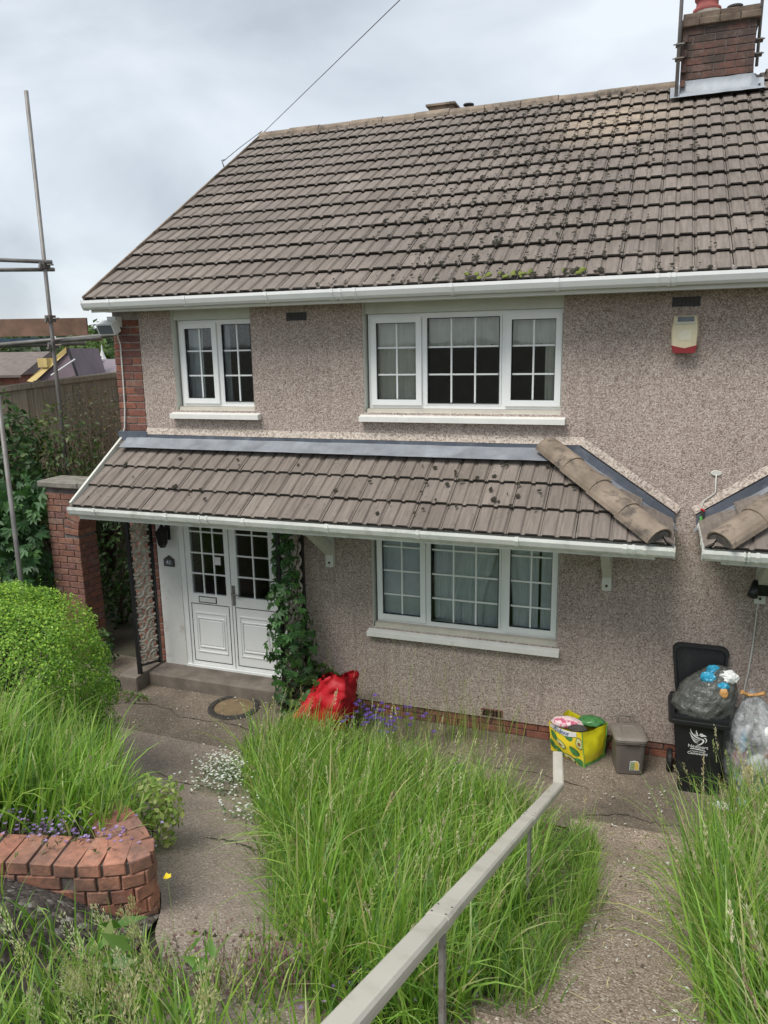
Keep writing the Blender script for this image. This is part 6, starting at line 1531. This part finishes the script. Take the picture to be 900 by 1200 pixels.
# path debris: small fallen bits
b = MB()
for i in range(240):
    k = random.random(); x, y = (random.uniform(2.1, 2.95), random.uniform(-4.0, -.4)) if k < .7 else (random.uniform(-2.4, -.6), random.uniform(-1.2, -.3))
    z = gz(x, y)+.024; s_ = random.uniform(.006, .018); a = random.random()*6.3
    b.add([(x+s_*math.cos(a), y+s_*math.sin(a), z), (x-s_*.4*math.sin(a), y+s_*.4*math.cos(a), z+.006), (x-s_*math.cos(a), y-s_*math.sin(a), z), (x+s_*.4*math.sin(a), y-s_*.4*math.cos(a), z+.003)], [(0, 1, 2, 3)], random.choice((0, 0, 1)))
for i in range(170):
    x, y = random.gauss(2.62, .26), random.uniform(-4.2, -1.2); z = gz(x, y)+.026; a = random.random()*6.3; L = random.uniform(.01, .035); w_ = random.uniform(.0015, .003)
    b.add([(x-L*math.cos(a)-w_*math.sin(a), y-L*math.sin(a)+w_*math.cos(a), z), (x-L*math.cos(a)+w_*math.sin(a), y-L*math.sin(a)-w_*math.cos(a), z), (x+L*math.cos(a)+w_*math.sin(a), y+L*math.sin(a)-w_*math.cos(a), z+.006), (x+L*math.cos(a)-w_*math.sin(a), y+L*math.sin(a)+w_*math.cos(a), z+.006)], [(0, 1, 2, 3)], random.choice((2, 2, 3)))
tag(b.build('path_debris', ['stone', 'bark', 'straw', 'moss_green']), 'small pale bits and dead leaves scattered on the ramp', 'debris', kind='stuff')

b = MB()
for pl_ in ([(-2.6, -.78), (-2.1, -.70), (-1.7, -.86), (-1.2, -.80), (-.8, -.95)], [(2.2, -1.1), (2.5, -1.0), (2.75, -1.06), (3.1, -.98)], [(.9, -.5), (1.2, -.62), (1.7, -.6), (2.2, -.72)], [(-1.2, -2.0), (-.9, -2.15), (-.55, -2.1), (-.3, -2.2)], [(.0, -3.1), (.2, -3.05), (.4, -3.12)]):
    n = 26; vs = []
    for i in range(n+1):
        f_ = i/n*(len(pl_)-1); k = min(int(f_), len(pl_)-2); u = f_-k; x = pl_[k][0]*(1-u)+pl_[k+1][0]*u+random.gauss(0, .008); y = pl_[k][1]*(1-u)+pl_[k+1][1]*u+random.gauss(0, .012)
        z = gz(x, y)+(.0095 if y > -1.3 else .0275); w_ = random.uniform(.002, .006); vs += [(x, y-w_, z), (x, y+w_, z)]
    b.add(vs, [(2*i, 2*i+2, 2*i+3, 2*i+1) for i in range(n)])
tag(b.build('concrete_crack', 'soil'), 'fine dark cracks across the concrete apron and path', 'cracks', kind='stuff')
b = MB(); P0, P1 = Vector((.62, -4.22, 0)), Vector((1.35, -3.92, 0))
for i in range(60):
    p = P0.lerp(P1, random.random()); x, y = p.x+random.gauss(0, .008), p.y+random.gauss(0, .008); mossblob(b, (x, y, gz(x, y)+.02), random.uniform(.006, .014), random.choice((0, 1, 1)))
tag(b.build('joint_moss', ['moss', 'moss_green'], None, True), 'mossy joint crossing the near end of the path', 'moss', kind='stuff')
# distant trees
def far_tree(px, py, d, r, cs, label, hf=1.0, n=900):
    c = ipt(px, py, d); t = root('far_tree', (c.x, c.y, -4.5), label, 'tree')
    P, dd = blob_pts((0, 0, 0), (r, r, r*hf), n, 2.0, (.45, 1.05), .35, 2.2, px)
    P = P+np.array(c); V, F3, C = leaves(P, dd+[0, 0, .5], r*.24, palette(len(P), cs, np.ones(len(cs))), .7); npmesh('crown', V, None, 'leaf', C, F3, t)
    b = MB(); b.tube([(c.x, c.y, -4.5), (c.x+.1, c.y, (c.z-4.5)/2), (c.x, c.y, c.z)], [r*.12, r*.09, r*.04], 7); b.tube([(c.x, c.y, c.z-r*.6), (c.x+r*.5, c.y, c.z+r*.2)], [r*.05, r*.02], 5); b.tube([(c.x, c.y, c.z-r*.5), (c.x-r*.5, c.y, c.z+r*.3)], [r*.05, r*.02], 5); b.build('trunk', 'bark', t)
FG = [(.055, .085, .035), (.075, .115, .045), (.045, .07, .035)]; FGL = [(.09, .15, .04), (.12, .19, .05)]
for px, py, d, r, cs, lab in ((3, 424, 70, 2.6, FG, 'dark far tree above the brown roof at the left edge'), (34, 427, 62, 2.6, FG, 'dark far tree just right of the brown roof'), (56, 417, 90, 3.4, FG, 'far tree behind the yellow roof battens'), (98, 418, 75, 2.6, FGL, 'light green far tree left of the white cupola'), (112, 421, 60, 1.5, FGL, 'small light green far tree beside the cupola'), (133, 412, 80, 3.0, FG, 'dark far tree behind the house corner'), (112, 409, 130, 3.4, FG, 'distant tree above the grey far roof'), (20, 415, 140, 5, FG, 'distant tree on the skyline at the left edge'), (78, 413, 150, 5, FG, 'distant tree on the skyline left of the cupola'), (-20, 420, 90, 4, FG, 'far tree beyond the left edge of the view')):
    far_tree(px, py, d, r, cs, lab)
